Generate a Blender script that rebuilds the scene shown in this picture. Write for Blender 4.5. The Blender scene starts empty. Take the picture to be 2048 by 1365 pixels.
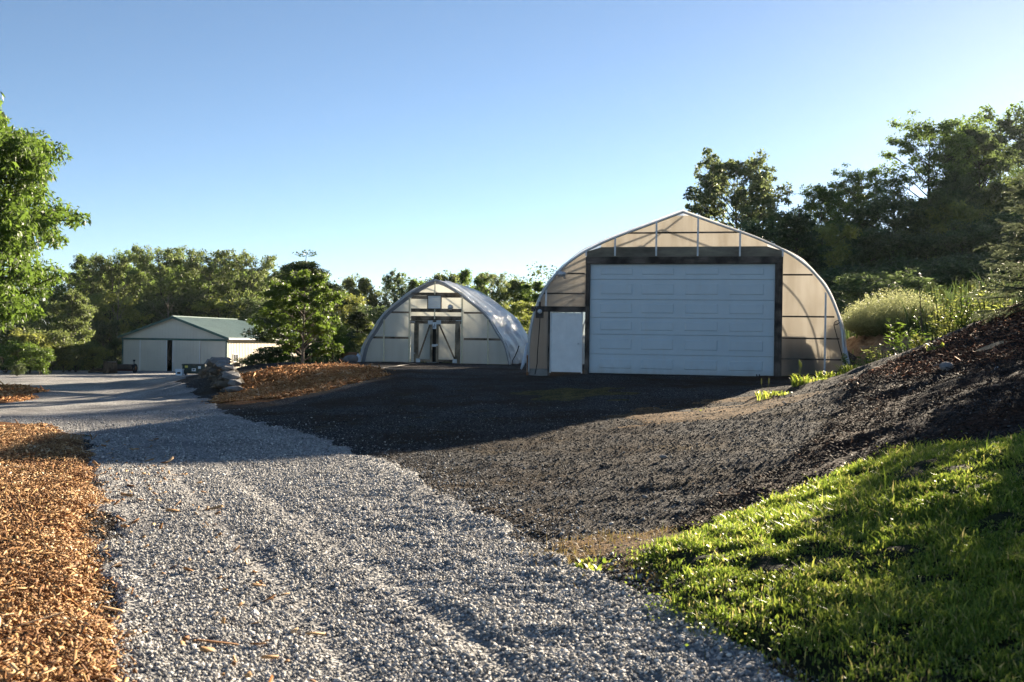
import bpy, math, random
import numpy as np
from mathutils import Vector, Matrix, noise as mnoise

random.seed(7); RNG = np.random.default_rng(11)
sc = bpy.context.scene; COL = sc.collection
R_ = math.radians
F_PX, CX, CY = 1991.0, 1024.0, 682.5
ROLL = R_(0.85)
CAMH = 1.65
SUN_AZ, SUN_EL = 31.0, 14.0
HAZE = .00006

# ------------------------------------------------------------------ measuring helpers
def ray(px, py):
    u = (px-CX)/F_PX; v = (CY-py)/F_PX
    return np.array([u*math.cos(ROLL)-v*math.sin(ROLL), 1.0, u*math.sin(ROLL)+v*math.cos(ROLL)])
def W(px, py, D):
    r = ray(px, py)*D; r[2] += CAMH; return r

# ------------------------------------------------------------------ terrain
PX = [(1024,1365,4.85),(300,1365,4.8),(0,1365,4.5),(400,1100,7.6),(1000,1100,7.8),(300,1000,9.9),(700,950,12.1),
 (300,870,16.5),(450,840,19.5),(250,830,22),(200,800,29),(350,790,31.5),(100,785,36),(380,775,39),(200,768,50),(200,760,60),
 (100,755,70),(330,752,76),(330,743.5,93),(240,742,96),(100,745,90),(0,752,75),(60,742,95),(0,800,33),(0,775,42),
 (0,1000,9.2),(100,870,15.5),(0,850,18),(700,900,14.5),(900,950,11.9),(1100,1050,8.5),(1270,1110,7.1),(1500,1300,4.95),
 (700,830,20.5),(900,830,20),(1100,830,19.5),(1300,830,18.5),(1000,780,25.5),(800,775,26.5),(1300,780,24),(1500,810,19.5),
 (1177,747,31.4),(1550,757,29.8),(1052,752,32),(1640,757,29.4),(740,750,30.5),(950,735,40),(720,724,51),(1025,731,49),(870,727,50),
 (600,775,29),(500,790,29.2),(640,735,36.5),(560,737,35),(480,748,32.2),(470,738,33.5),(560,728,44),(480,733,42),
 (1690,760,24.5),(1800,715,23),(1940,655,21),(2048,610,19.5),(1560,800,20),(1700,850,12.8),(1900,780,13.8),(2048,720,13),
 (2048,800,9.8),(2048,870,8),(1750,905,9.6),(1850,1000,6.9),(2048,1000,6.3),(2048,1150,5.1),(2048,1365,4.1),(1700,1200,5.6),
 (1450,1040,8.4),(1600,980,8.9)]
XY = [(-17,60,-2.75),(-13,62,-2.3),(-8,62,-1.6),(-20,80,-3.1),(-25,94,-3.38),(-20,112,-3.3),(-10,80,-2.4),(-35,96,-3.42),(-45,110,-3.6),
 (-60,110,-3.6),(-60,60,-3.2),(-40,45,-2.8),(-30,30,-2.3),(-25,15,-2.0),(-15,5,-1.75),(-12,12,-1.66),(0,75,-1.2),(10,75,.5),(-10,120,-2.0),
 (10,120,1),(30,120,5),(50,115,6.0),(70,110,7.0),(45,85,4.4),(32,80,3.4),(21,55,2.1),(26,60,2.9),(16,45,1.15),(35,50,2.6),(12,45,-.5),(14,60,.4),
 (7,58,-1.0),(8,8,.1),(8,4,-.5),(14,14,1.3),(16,20,1.9),(14,25,1.2),(10.1,29,-.96),(11.3,29,0.0),(11.3,33,.3),(10.6,36,-.7),(12.5,38,.5),
 (6,40,-.95),(4,50,-1.1),(9.5,50,-.9),(0,0,-1.65),(3,0,-1.4),(-3,0,-1.65),(0,-8,-1.65),(10,-5,-.6),(-12,-5,-1.8),(6,3,-.9),(2.5,3,-1.46),
 (100,60,8),(-110,80,-4),(-100,140,-4),(0,150,-1),(100,150,9),(60,20,5),(60,-30,3),(-60,-30,-2.5),(0,-60,-2),(-34,80,-3.28),(-14.2,36,-2.2),(-13.4,40,-2.3)]
CP = np.array([list(W(*p)) for p in PX] + [[x, y, z+CAMH] for x, y, z in XY])
def _phi(d2): return np.sqrt(d2+1.2**2)
_A = CP[:, None, :2]-CP[None, :, :2]
_K = _phi((_A**2).sum(-1)); n_ = len(CP)
_K[np.arange(n_), np.arange(n_)] -= 0.25
_M = np.zeros((n_+3, n_+3)); _M[:n_, :n_] = _K
_P = np.c_[np.ones(n_), CP[:, :2]]; _M[:n_, n_:] = _P; _M[n_:, :n_] = _P.T
_w = np.linalg.solve(_M, np.r_[CP[:, 2], 0, 0, 0])
def base_z(x, y):
    x = np.atleast_1d(np.asarray(x, float)); y = np.atleast_1d(np.asarray(y, float))
    r = np.hypot(x, y); k = np.where(r > 160, 160/np.maximum(r, 1e-6), 1.0); x = x*k; y = y*k
    out = np.empty(len(x))
    for i in range(0, len(x), 20000):
        s = slice(i, i+20000)
        d2 = (x[s, None]-CP[None, :, 0])**2+(y[s, None]-CP[None, :, 1])**2
        out[s] = _phi(d2)@_w[:n_]+_w[n_]+_w[n_+1]*x[s]+_w[n_+2]*y[s]
    return out
def vnoise(x, y, s, seed=0):
    x = np.asarray(x)*s+seed*17.3; y = np.asarray(y)*s+seed*9.1
    xi = np.floor(x).astype(np.int64); yi = np.floor(y).astype(np.int64); fx = x-xi; fy = y-yi
    fx = fx*fx*(3-2*fx); fy = fy*fy*(3-2*fy)
    def h(a, b):
        v = (a*374761393+b*668265263+seed*1442695041) & 0x7fffffff
        v = ((v ^ (v >> 13))*1274126177) & 0x7fffffff
        return ((v ^ (v >> 16)) & 0xffff)/65535.0
    return (h(xi, yi)*(1-fx)+h(xi+1, yi)*fx)*(1-fy)+(h(xi, yi+1)*(1-fx)+h(xi+1, yi+1)*fx)*fy
TRK = []
def track_d(x, y):
    d = np.full(np.shape(x), 9.0)
    for q in TRK:
        for (ax, ay), (bx, by) in zip(q, q[1:]):
            ex, ey = bx-ax, by-ay; t = np.clip(((x-ax)*ex+(y-ay)*ey)/(ex*ex+ey*ey), 0, 1); d = np.minimum(d, np.hypot(x-ax-t*ex, y-ay-t*ey))
    return d
def rough(x, y):
    r = np.hypot(x, y); yd = np.clip((x+3.2-np.clip(8-y, 0, 9)*.75+np.clip(y-14, 0, 99)*.55)/1.2, .35, 1)
    a = .045*(vnoise(x, y, 1.3, 1)-.5)+.05*(vnoise(x, y, .45, 2)-.5)+.034*yd*(vnoise(x, y, 4.1, 3)-.5)
    a += .024*yd*(vnoise(x, y, 11, 4)-.5)*np.clip(1.6-r/18, 0, 1)
    bank = np.clip((x-(.20*y+.6))/2.0, 0, 1)*np.clip((34-y)/6, 0, 1)
    a += bank*(.10*(vnoise(x*.8+y*.5, y*.8-x*.5, 1.1, 5)-.5)+.06*(vnoise(x, y, 2.6, 6)-.5))
    k = np.exp(-(track_d(x, y)/.12)**2); a = a*(1-.5*k)-.008*k
    return a*np.clip((140-r)/60, 0, 1)
def ground(x, y): return base_z(x, y)+rough(np.atleast_1d(np.asarray(x, float)), np.atleast_1d(np.asarray(y, float)))
def gz(x, y): return float(ground([x], [y])[0])
def hit(px, py):
    d = ray(px, py); t = np.geomspace(2.0, 200, 1600)
    z = base_z(d[0]*t, t)-(d[2]*t+CAMH)
    k = np.argmax(z > 0)
    if not z[k] > 0: k = len(t)-1
    t0 = t[max(k-1, 0)]; t1 = t[k]; f = 0 if k == 0 else z[k-1]/(z[k-1]-z[k]); tt = t0+(t1-t0)*f
    return (d[0]*tt, tt)
for q in ([(205,815),(250,850),(300,900),(380,985),(480,1100),(600,1230),(740,1400)],[(285,822),(340,860),(430,930),(560,1020),(720,1130),(900,1260),(1100,1420)]): TRK.append([hit(*p) for p in q])
def poly(*items):
    return np.array([hit(*p[1:]) if p[0] == 'p' else p[1:] for p in items], float)
def sdf(poly_, x, y):
    n = len(poly_); d = np.full(len(x), 1e9); ins = np.zeros(len(x), bool)
    for i in range(n):
        ax, ay = poly_[i]; bx, by = poly_[(i+1) % n]
        ex, ey = bx-ax, by-ay; L = ex*ex+ey*ey+1e-12
        t = np.clip(((x-ax)*ex+(y-ay)*ey)/L, 0, 1)
        d = np.minimum(d, (x-ax-t*ex)**2+(y-ay-t*ey)**2)
        c = ((ay > y) != (by > y)) & (x < (bx-ax)*(y-ay)/((by-ay) if abs(by-ay) > 1e-12 else 1e-12)+ax)
        ins ^= c
    d = np.sqrt(d); return np.where(ins, d, -d)

# ------------------------------------------------------------------ mesh helpers
def npmesh(name, V, F, mat, parent=None, attrs=None, smooth=False):
    me = bpy.data.meshes.new(name); V = np.ascontiguousarray(V, np.float32); F = np.ascontiguousarray(F, np.int32)
    k = F.shape[1]
    me.vertices.add(len(V)); me.vertices.foreach_set('co', V.ravel())
    me.loops.add(F.size); me.loops.foreach_set('vertex_index', F.ravel())
    me.polygons.add(len(F)); me.polygons.foreach_set('loop_start', np.arange(0, F.size, k, dtype=np.int32))
    me.polygons.foreach_set('loop_total', np.full(len(F), k, np.int32))
    if smooth: me.polygons.foreach_set('use_smooth', np.ones(len(F), bool))
    me.update(calc_edges=True)
    for an, av in (attrs or {}).items():
        a = me.attributes.new(an, 'FLOAT', 'POINT'); a.data.foreach_set('value', np.ascontiguousarray(av, np.float32))
    if mat: me.materials.append(mat)
    o = bpy.data.objects.new(name, me); COL.objects.link(o)
    if parent: o.parent = parent
    return o
class MB:
    def __init__(s): s.v = []; s.f = []
    def add(s, vs, fs):
        n = len(s.v); s.v += [tuple(v) for v in vs]; s.f += [tuple(i+n for i in f) for f in fs]; return s
    def box(s, x0, x1, y0, y1, z0, z1):
        return s.add([(x0,y0,z0),(x1,y0,z0),(x1,y1,z0),(x0,y1,z0),(x0,y0,z1),(x1,y0,z1),(x1,y1,z1),(x0,y1,z1)],
                     [(0,3,2,1),(4,5,6,7),(0,1,5,4),(1,2,6,5),(2,3,7,6),(3,0,4,7)])
    def bevbox(s, x0, x1, y0, y1, z0, z1, b=.01):
        # box with a bevelled front (toward -y)
        return s.add([(x0,y0+b,z0),(x1,y0+b,z0),(x1,y0+b,z1),(x0,y0+b,z1),(x0+b,y0,z0+b),(x1-b,y0,z0+b),(x1-b,y0,z1-b),(x0+b,y0,z1-b),
                      (x0,y1,z0),(x1,y1,z0),(x1,y1,z1),(x0,y1,z1)],
                     [(4,5,6,7),(0,1,5,4),(1,2,6,5),(2,3,7,6),(3,0,4,7),(8,9,1,0),(9,10,2,1),(10,11,3,2),(11,8,0,3),(9,8,11,10)])
    def beam(s, p, q, w, d):
        # rectangular bar from p to q: w in the xz plane across the bar, d along y
        p = Vector(p); q = Vector(q); t = (q-p).normalized(); yv = Vector((0, 1, 0)); sd = t.cross(yv)
        if sd.length < 1e-4: sd = Vector((1, 0, 0)); yv = Vector((0, 0, 1))
        sd.normalize(); a = sd*w/2; b = yv*d/2
        return s.add([p-a-b,p+a-b,p+a+b,p-a+b,q-a-b,q+a-b,q+a+b,q-a+b], [(0,3,2,1),(4,5,6,7),(0,1,5,4),(1,2,6,5),(2,3,7,6),(3,0,4,7)])
    def tube(s, pts, r, n=8, cap=True):
        pts = [Vector(p) for p in pts]; rs = r if hasattr(r, '__len__') else [r]*len(pts); vs = []; fs = []
        up = Vector((0.13, .21, 1))
        for i, p in enumerate(pts):
            t = (pts[min(i+1, len(pts)-1)]-pts[max(i-1, 0)]).normalized()
            a = t.cross(up)
            if a.length < .05: a = t.cross(Vector((1, 0, 0)))
            a.normalize(); b = t.cross(a)
            for k in range(n):
                an = 2*math.pi*k/n; vs.append(p+(a*math.cos(an)+b*math.sin(an))*rs[i])
        for i in range(len(pts)-1):
            for k in range(n): fs.append((i*n+k, i*n+(k+1) % n, (i+1)*n+(k+1) % n, (i+1)*n+k))
        if cap: fs += [tuple(range(n))[::-1], tuple(range((len(pts)-1)*n, len(pts)*n))]
        return s.add(vs, fs)
    def lathe(s, c, prof, n=16, axis='z'):
        vs = []; fs = []
        for r, h in prof:
            for k in range(n):
                a = 2*math.pi*k/n
                p = (r*math.cos(a), r*math.sin(a), h)
                if axis == 'y': p = (p[0], p[2], p[1])
                if axis == 'x': p = (p[2], p[0], p[1])
                vs.append((c[0]+p[0], c[1]+p[1], c[2]+p[2]))
        for i in range(len(prof)-1):
            for k in range(n): fs.append((i*n+k, i*n+(k+1) % n, (i+1)*n+(k+1) % n, (i+1)*n+k))
        fs += [tuple(range(n))[::-1], tuple(range((len(prof)-1)*n, len(prof)*n))]
        return s.add(vs, fs)
    def prism(s, pts, y0, y1):
        # polygon in xz extruded along y
        n = len(pts); vs = [(x, y0, z) for x, z in pts]+[(x, y1, z) for x, z in pts]
        return s.add(vs, [tuple(range(n)), tuple(range(n, 2*n))[::-1]]+[(i, i+n, (i+1) % n+n, (i+1) % n) for i in range(n)])
    def build(s, name, mat, parent=None, smooth=False):
        me = bpy.data.meshes.new(name); me.from_pydata(s.v, [], s.f); me.update()
        import bmesh
        bm = bmesh.new(); bm.from_mesh(me); bmesh.ops.recalc_face_normals(bm, faces=bm.faces); bm.to_mesh(me); bm.free()
        if smooth: me.polygons.foreach_set('use_smooth', [True]*len(me.polygons))
        me.materials.append(mat); o = bpy.data.objects.new(name, me); COL.objects.link(o)
        if parent: o.parent = parent
        return o
def tag(o, label=None, cat=None, group=None, kind=None):
    if label: o['label'] = label
    if cat: o['category'] = cat
    if group: o['group'] = group
    if kind: o['kind'] = kind
    return o
def thing(name, label, cat, loc=(0, 0, 0), rz=0, group=None):
    o = bpy.data.objects.new(name, None); o.empty_display_size = .3; COL.objects.link(o)
    o.location = loc; o.rotation_euler = (0, 0, rz); return tag(o, label, cat, group)
def copy_tree(o, parent=None):
    c = o.copy(); COL.objects.link(c)
    if parent: c.parent = parent
    for ch in list(o.children): copy_tree(ch, c)
    return c

# ------------------------------------------------------------------ materials
class NT:
    def __init__(s, name):
        m = bpy.data.materials.new(name); m.use_nodes = True; s.m = m; s.t = m.node_tree; s.t.nodes.clear()
        s.out = s.n('ShaderNodeOutputMaterial')
    def n(s, typ, **kw):
        nd = s.t.nodes.new(typ)
        for k, v in kw.items():
            if k.startswith('i_'): nd.inputs[k[2:].replace('_', ' ')].default_value = v
            else: setattr(nd, k, v)
        return nd
    def l(s, a, b): s.t.links.new(a, b)
    def coord(s, scale=(1, 1, 1), rot=(0, 0, 0)):
        c = s.n('ShaderNodeTexCoord'); mp = s.n('ShaderNodeMapping'); mp.inputs['Scale'].default_value = scale; mp.inputs['Rotation'].default_value = rot
        s.l(c.outputs['Object'], mp.inputs['Vector']); return mp.outputs[0]
    def noise(s, vec, scale, detail=4, rough=.55):
        nd = s.n('ShaderNodeTexNoise'); nd.inputs['Scale'].default_value = scale; nd.inputs['Detail'].default_value = detail; nd.inputs['Roughness'].default_value = rough
        if vec is not None: s.l(vec, nd.inputs['Vector'])
        return nd.outputs['Fac']
    def vor(s, vec, scale, feature='F1'):
        nd = s.n('ShaderNodeTexVoronoi', feature=feature); nd.inputs['Scale'].default_value = scale; s.l(vec, nd.inputs['Vector']); return nd
    def ramp(s, fac, stops):
        r = s.n('ShaderNodeValToRGB'); e = r.color_ramp.elements
        while len(e) < len(stops): e.new(.5)
        for i, (p, c) in enumerate(stops): e[i].position = p; e[i].color = (*c, 1) if len(c) == 3 else c
        s.l(fac, r.inputs[0]); return r.outputs[0]
    def mix(s, fac, a, b, mode='MIX'):
        m = s.n('ShaderNodeMix', data_type='RGBA', blend_type=mode)
        for val, idx in ((fac, 0), (a, 6), (b, 7)):
            if hasattr(val, 'is_linked'): s.l(val, m.inputs[idx])
            elif idx == 0: m.inputs[0].default_value = val
            else: m.inputs[idx].default_value = (*val, 1)
        return m.outputs[2]
    def math(s, op, a, b=0.0):
        m = s.n('ShaderNodeMath', operation=op)
        for i, v in enumerate((a, b)):
            if hasattr(v, 'is_linked'): s.l(v, m.inputs[i])
            else: m.inputs[i].default_value = v
        return m.outputs[0]
    def bump(s, h, strength, dist):
        b = s.n('ShaderNodeBump'); b.inputs['Strength'].default_value = strength; b.inputs['Distance'].default_value = dist; s.l(h, b.inputs['Height']); return b.outputs[0]
    def princ(s, col, rough=.7, spec=.3, normal=None, metal=0.0):
        p = s.n('ShaderNodeBsdfPrincipled')
        if hasattr(col, 'is_linked'): s.l(col, p.inputs['Base Color'])
        else: p.inputs['Base Color'].default_value = (*col, 1)
        if hasattr(rough, 'is_linked'): s.l(rough, p.inputs['Roughness'])
        else: p.inputs['Roughness'].default_value = rough
        p.inputs['Specular IOR Level'].default_value = spec; p.inputs['Metallic'].default_value = metal
        if normal is not None: s.l(normal, p.inputs['Normal'])
        return p
    def done(s, sh): s.l(sh.outputs[0], s.out.inputs['Surface']); return s.m
def mat_plain(name, col, rough=.6, spec=.3, var=.25, scale=6, metal=0.0, bump=0.0, stretch=(1, 1, 1)):
    t = NT(name); v = t.coord(stretch); n = t.noise(v, scale, 5, .6)
    c = t.ramp(n, [(.3, tuple(x*(1-var) for x in col)), (.7, tuple(min(1, x*(1+var*.6)) for x in col))])
    nm = t.bump(n, bump, .02) if bump else None
    return t.done(t.princ(c, rough, spec, nm, metal))
def mat_wood(name, dark, light, stretch=(1, 1, .12), scale=14):
    t = NT(name); v = t.coord(stretch); n = t.noise(v, scale, 6, .65); n2 = t.noise(t.coord(), 1.7, 4)
    c = t.ramp(n, [(.3, dark), (.72, light)]); c = t.mix(t.ramp(n2, [(.42, (0, 0, 0)), (.62, (1, 1, 1))]), c, tuple(x*.55 for x in dark))
    return t.done(t.princ(c, .85, .15, t.bump(n, .35, .01)))
def mat_leaf(name, dark, light, transl=.45, rough=.5, tint=None, hue_var=.25):
    t = NT(name); a = t.n('ShaderNodeAttribute', attribute_name='tone'); oi = t.n('ShaderNodeObjectInfo')
    c = t.ramp(a.outputs['Fac'], [(0, dark), (1, light)])
    hs = t.n('ShaderNodeHueSaturation'); hs.inputs['Saturation'].default_value = 1.0
    mr = t.n('ShaderNodeMapRange'); mr.inputs['To Min'].default_value = .5-.02*hue_var*4; mr.inputs['To Max'].default_value = .5+.01*hue_var*4
    t.l(oi.outputs['Random'], mr.inputs['Value']); t.l(mr.outputs[0], hs.inputs['Hue'])
    mv = t.n('ShaderNodeMapRange'); mv.inputs['To Min'].default_value = 1-hue_var; mv.inputs['To Max'].default_value = 1+hue_var
    t.l(oi.outputs['Random'], mv.inputs['Value']); t.l(mv.outputs[0], hs.inputs['Value']); t.l(c, hs.inputs['Color'])
    col = hs.outputs[0]
    p = t.princ(col, rough, .3)
    tr = t.n('ShaderNodeBsdfTranslucent'); t.l(t.mix(.5, col, tint or tuple(min(1, x*1.6) for x in light), 'MIX'), tr.inputs['Color'])
    ms = t.n('ShaderNodeMixShader'); ms.inputs[0].default_value = transl; t.l(p.outputs[0], ms.inputs[1]); t.l(tr.outputs[0], ms.inputs[2])
    return t.done(ms)
def mat_tone(name, stops, rough=.8, spec=.2, transl=0, bump=0):
    t = NT(name); a = t.n('ShaderNodeAttribute', attribute_name='tone'); c = t.ramp(a.outputs['Fac'], stops)
    nm = t.bump(t.noise(t.coord(), 60, 3), bump, .004) if bump else None
    p = t.princ(c, rough, spec, nm)
    if not transl: return t.done(p)
    tr = t.n('ShaderNodeBsdfTranslucent'); t.l(c, tr.inputs['Color'])
    ms = t.n('ShaderNodeMixShader'); ms.inputs[0].default_value = transl; t.l(p.outputs[0], ms.inputs[1]); t.l(tr.outputs[0], ms.inputs[2])
    return t.done(ms)
M = {}
def mk_ground():
    # light crushed-stone driveway
    t = NT('crushed_stone'); v = t.coord(); vo = t.vor(v, 42); vo2 = t.vor(v, 17)
    g = t.n('ShaderNodeSeparateColor'); t.l(vo.outputs['Color'], g.inputs[0])
    c = t.ramp(g.outputs[0], [(0, (.10, .10, .10)), (.45, (.28, .275, .265)), (.8, (.45, .44, .42)), (1, (.64, .61, .57))])
    big = t.noise(v, .55, 5, .6); c = t.mix(t.ramp(big, [(.38, (.75, .75, .75)), (.62, (0, 0, 0))]), c, (.12, .12, .125))
    br = t.noise(v, .9, 3); c = t.mix(t.ramp(br, [(.58, (0, 0, 0)), (.75, (.35, .35, .35))]), c, (.20, .16, .12))
    h = t.math('ADD', vo.outputs['Distance'], t.math('MULTIPLY', vo2.outputs['Distance'], 1.0))
    M['gravel'] = t.done(t.princ(c, .85, .25, t.bump(h, .9, .03)))
    # dark cinder yard
    t = NT('dark_cinder'); v = t.coord(); vo = t.vor(v, 55)
    g = t.n('ShaderNodeSeparateColor'); t.l(vo.outputs['Color'], g.inputs[0])
    c = t.ramp(g.outputs[0], [(0, (.016, .016, .016)), (.5, (.040, .039, .039)), (.85, (.10, .097, .094)), (1, (.24, .23, .22))])
    b = t.noise(v, .42, 6, .65); c = t.mix(t.ramp(b, [(.42, (0, 0, 0)), (.60, (.8, .8, .8))]), c, (.042, .027, .015))
    m2 = t.noise(v, 1.1, 5, .6); c = t.mix(t.ramp(m2, [(.56, (0, 0, 0)), (.68, (.7, .7, .7))]), c, (.056, .037, .012))
    h = t.math('ADD', vo.outputs['Distance'], t.math('MULTIPLY', t.noise(v, 9, 5), 1.5))
    M['cinder'] = t.done(t.princ(c, 1.0, .04, t.bump(h, .7, .02)))
    def chipground(key, name, stops, patch):
        t = NT(name); v = t.coord((1, 1.7, 1), (0, 0, .6)); vo = t.vor(v, 30)
        g = t.n('ShaderNodeSeparateColor'); t.l(vo.outputs['Color'], g.inputs[0]); c = t.ramp(g.outputs[1], stops)
        b = t.noise(v, .8, 5); c = t.mix(t.ramp(b, [(.45, (0, 0, 0)), (.65, (.75, .75, .75))]), c, patch)
        M[key] = t.done(t.princ(c, .95, .06, t.bump(t.math('ADD', vo.outputs['Distance'], t.noise(v, 14, 4)), .6, .02)))
    chipground('mulch', 'orange_wood_mulch', [(0, (.05, .02, .010)), (.5, (.15, .066, .026)), (1, (.32, .17, .075))], (.09, .036, .016))
    chipground('darkmulch', 'dark_bark_mulch', [(0, (.012, .011, .011)), (.6, (.032, .028, .026)), (1, (.09, .072, .06))], (.055, .028, .017))
    t = NT('lawn_soil'); v = t.coord(); n = t.noise(v, 9, 6); c = t.ramp(n, [(.3, (.008, .009, .004)), (.7, (.022, .026, .009))])
    M['lawn'] = t.done(t.princ(c, .9, .1, t.bump(n, .8, .04)))
    for key, nm, a_, b_ in (('brownsoil', 'brown_soil', (.07, .044, .023), (.24, .155, .08)), ('mossy', 'mossy_soil', (.045, .040, .018), (.17, .14, .05))):
        t = NT(nm); v = t.coord(); n = t.noise(v, 22, 7, .7); vo = t.vor(v, 50); c = t.ramp(t.math('ADD', n, t.math('MULTIPLY', t.noise(v, 2.5, 4), .5)), [(.5, (.03, .026, .022)), (.68, a_), (.9, b_)])
        M[key] = t.done(t.princ(c, 1, .05, t.bump(t.math('ADD', n, vo.outputs['Distance']), .8, .02)))
    t = NT('meadow_ground'); v = t.coord(); n = t.noise(v, 1.6, 6); c = t.ramp(n, [(.3, (.03, .045, .012)), (.55, (.06, .08, .022)), (.75, (.11, .11, .04))])
    M['meadow'] = t.done(t.princ(c, .95, .1, t.bump(n, .9, .2)))
    t = NT('cut_earth'); v = t.coord(); n = t.noise(v, 3.5, 7, .65); c = t.ramp(n, [(.3, (.16, .085, .045)), (.6, (.36, .24, .14)), (.8, (.48, .36, .24))])
    M['earth'] = t.done(t.princ(c, .95, .1, t.bump(n, 1, .15)))
mk_ground()
M['stone_chip'] = mat_tone('gravel_stone', [(0, (.10, .10, .10)), (.3, (.26, .255, .245)), (.7, (.47, .455, .43)), (1, (.78, .74, .68))], .8, .3)
M['mound_chip'] = mat_tone('mound_wood_chip', [(0, (.10, .042, .018)), (.4, (.30, .13, .045)), (.8, (.50, .27, .11)), (1, (.70, .52, .33))], .8, .15)
M['cinder_chip'] = mat_tone('cinder_stone', [(0, (.016, .016, .016)), (.5, (.052, .050, .048)), (.82, (.15, .145, .135)), (1, (.40, .38, .34))], .85, .12)
M['mulch_chip'] = mat_tone('wood_chip', [(0, (.075, .034, .016)), (.35, (.26, .128, .05)), (.75, (.49, .30, .13)), (1, (.76, .61, .42))], .75, .25)
M['bark_chip'] = mat_tone('bark_chip', [(0, (.012, .011, .010)), (.6, (.036, .028, .025)), (.92, (.12, .07, .045)), (1, (.34, .28, .23))], .85, .12)
M['grass'] = mat_tone('lawn_blade', [(0, (.07, .11, .016)), (.4, (.19, .27, .034)), (.8, (.40, .44, .075)), (1, (.58, .48, .2))], .42, .45, .6)
M['tallgrass'] = mat_tone('meadow_blade', [(0, (.035, .065, .02)), (.6, (.085, .12, .035)), (1, (.22, .20, .09))], .6, .25, .4)

# ------------------------------------------------------------------ ground sheets (one polar grid, shared by all sheets)
th_in = np.linspace(R_(-46), R_(46), 470)
th = np.r_[np.linspace(R_(-180), R_(-46), 50)[:-1], th_in, np.linspace(R_(46), R_(180), 50)[1:]]
rr = np.r_[.4, 1.2, 2.0, 2.8, np.geomspace(3.4, 36, 250), np.geomspace(36.6, 170, 150), 230, 320, 480, 800, 1600]
TH, RR = np.meshgrid(th, rr); GX = (RR*np.sin(TH)).ravel(); GY = (RR*np.cos(TH)).ravel()
GZ = base_z(GX, GY)
POLY = {}
POLY['driveway'] = poly(('p',1660,1400),('p',1500,1312),('p',1345,1232),('p',1200,1145),('p',1065,1072),('p',950,1010),('p',840,960),('p',720,912),('p',620,872),('p',530,846),
   ('p',450,828),('p',428,812),('p',412,800),('xy',-13.2,38),('xy',-14.6,44),('xy',-16.5,58),('xy',-19,75),('xy',-22,94),('xy',-27,94.5),('xy',-38,97),('xy',-48,95),('xy',-60,86),('xy',-62,42),('xy',-34,33),('xy',-21,26),('xy',-14.5,22.2),
   ('p',0,846),('p',100,861),('p',160,884),('p',190,930),('p',198,1000),('p',208,1100),('p',222,1200),('p',232,1300),('p',245,1400),('xy',-1.9,2.5),('xy',-1.6,-14),('xy',2.0,-14),('xy',1.9,2.5))
POLY['mulch_bed'] = poly(('xy',-1.8,2.5),('p',255,1400),('p',240,1300),('p',228,1200),('p',214,1100),('p',204,1000),('p',196,930),('p',166,882),('p',104,858),('p',0,843),
   ('xy',-13,21),('xy',-18,16),('xy',-14,4))
POLY['mulch_mound'] = poly(('p',424,808),('p',470,811),('p',540,803),('p',620,786),('p',700,767),('p',775,748),('p',745,738),('p',690,734),('p',640,733),('p',560,737),('p',500,746),('p',468,755))
POLY['lawn'] = poly(('p',1265,1108),('p',1330,1085),('p',1450,1040),('p',1600,980),('p',1700,932),('p',1760,905),('p',1850,885),('p',2048,868),('xy',6.5,9.2),('xy',12,9),('xy',12,-10),('xy',2.6,-10),
   ('xy',2.2,3.2),('p',1700,1390),('p',1600,1335),('p',1500,1290),('p',1400,1240),('p',1330,1190),('p',1285,1140))
POLY['soil_strip'] = poly(('p',1130,1050),('p',1265,1062),('p',1400,1042),('p',1430,1100),('p',1345,1190),('p',1425,1240),('p',1525,1290),('p',1645,1345),('p',1730,1400),('p',1640,1400),('p',1500,1318),('p',1350,1238),('p',1230,1162),('p',1110,1095))
POLY['brown_patch'] = poly(('p',1200,836),('p',1330,812),('p',1470,800),('p',1560,804),('p',1520,824),('p',1400,838),('p',1290,850))
POLY['moss_patch'] = poly(('p',1060,780),('p',1180,772),('p',1260,786),('p',1170,804),('p',1070,798))
POLY['bank_mulch'] = poly(('p',1700,764),('p',1800,718),('p',1940,658),('xy',10.6,20.5),('xy',13,18),('xy',13,10),('xy',8,9.2),('p',2048,878),('p',1850,896),('p',1700,948),('p',1560,1008),('p',1400,1066),('p',1320,1068),('p',1420,1000),('p',1570,925),('p',1650,860),('p',1690,805))
POLY['bank_top'] = poly(('p',1690,768),('p',1745,742),('p',1800,719),('p',1940,659),('xy',10.8,19.5),('xy',9.5,16),('p',2040,730),('p',1900,752),('p',1780,782))
POLY['tree_mulch'] = poly(('xy',-21.6,40.5),('p',0,813),('p',60,797),('p',95,785),('p',60,776),('p',0,770),('xy',-23,46),('xy',-27,43))
POLY['cut_bank'] = poly(('xy',9.3,25.2),('xy',10.2,28.2),('xy',10.5,31.5),('xy',11.2,34),('xy',12.2,31),('xy',12.0,27.5),('xy',11.6,25.0),('xy',10.4,23.6))
POLY['meadow'] = poly(('xy',11.6,29),('xy',11.9,27),('xy',12.6,23),('xy',16,21),('xy',40,18),('xy',400,10),('xy',1500,1500),('xy',-1500,1500),('xy',-1500,30),('xy',-62,38),('xy',-62,88),('xy',-48,96.5),('xy',-40,99),
   ('xy',-20,99),('xy',-17.2,75),('xy',-14.0,60),('xy',-12.3,52),('xy',-9.5,48.5),('xy',-8.8,52),('xy',-7,61),('xy',6,58),('xy',10.4,50),('xy',10.6,38),('xy',11.0,32))
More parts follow.
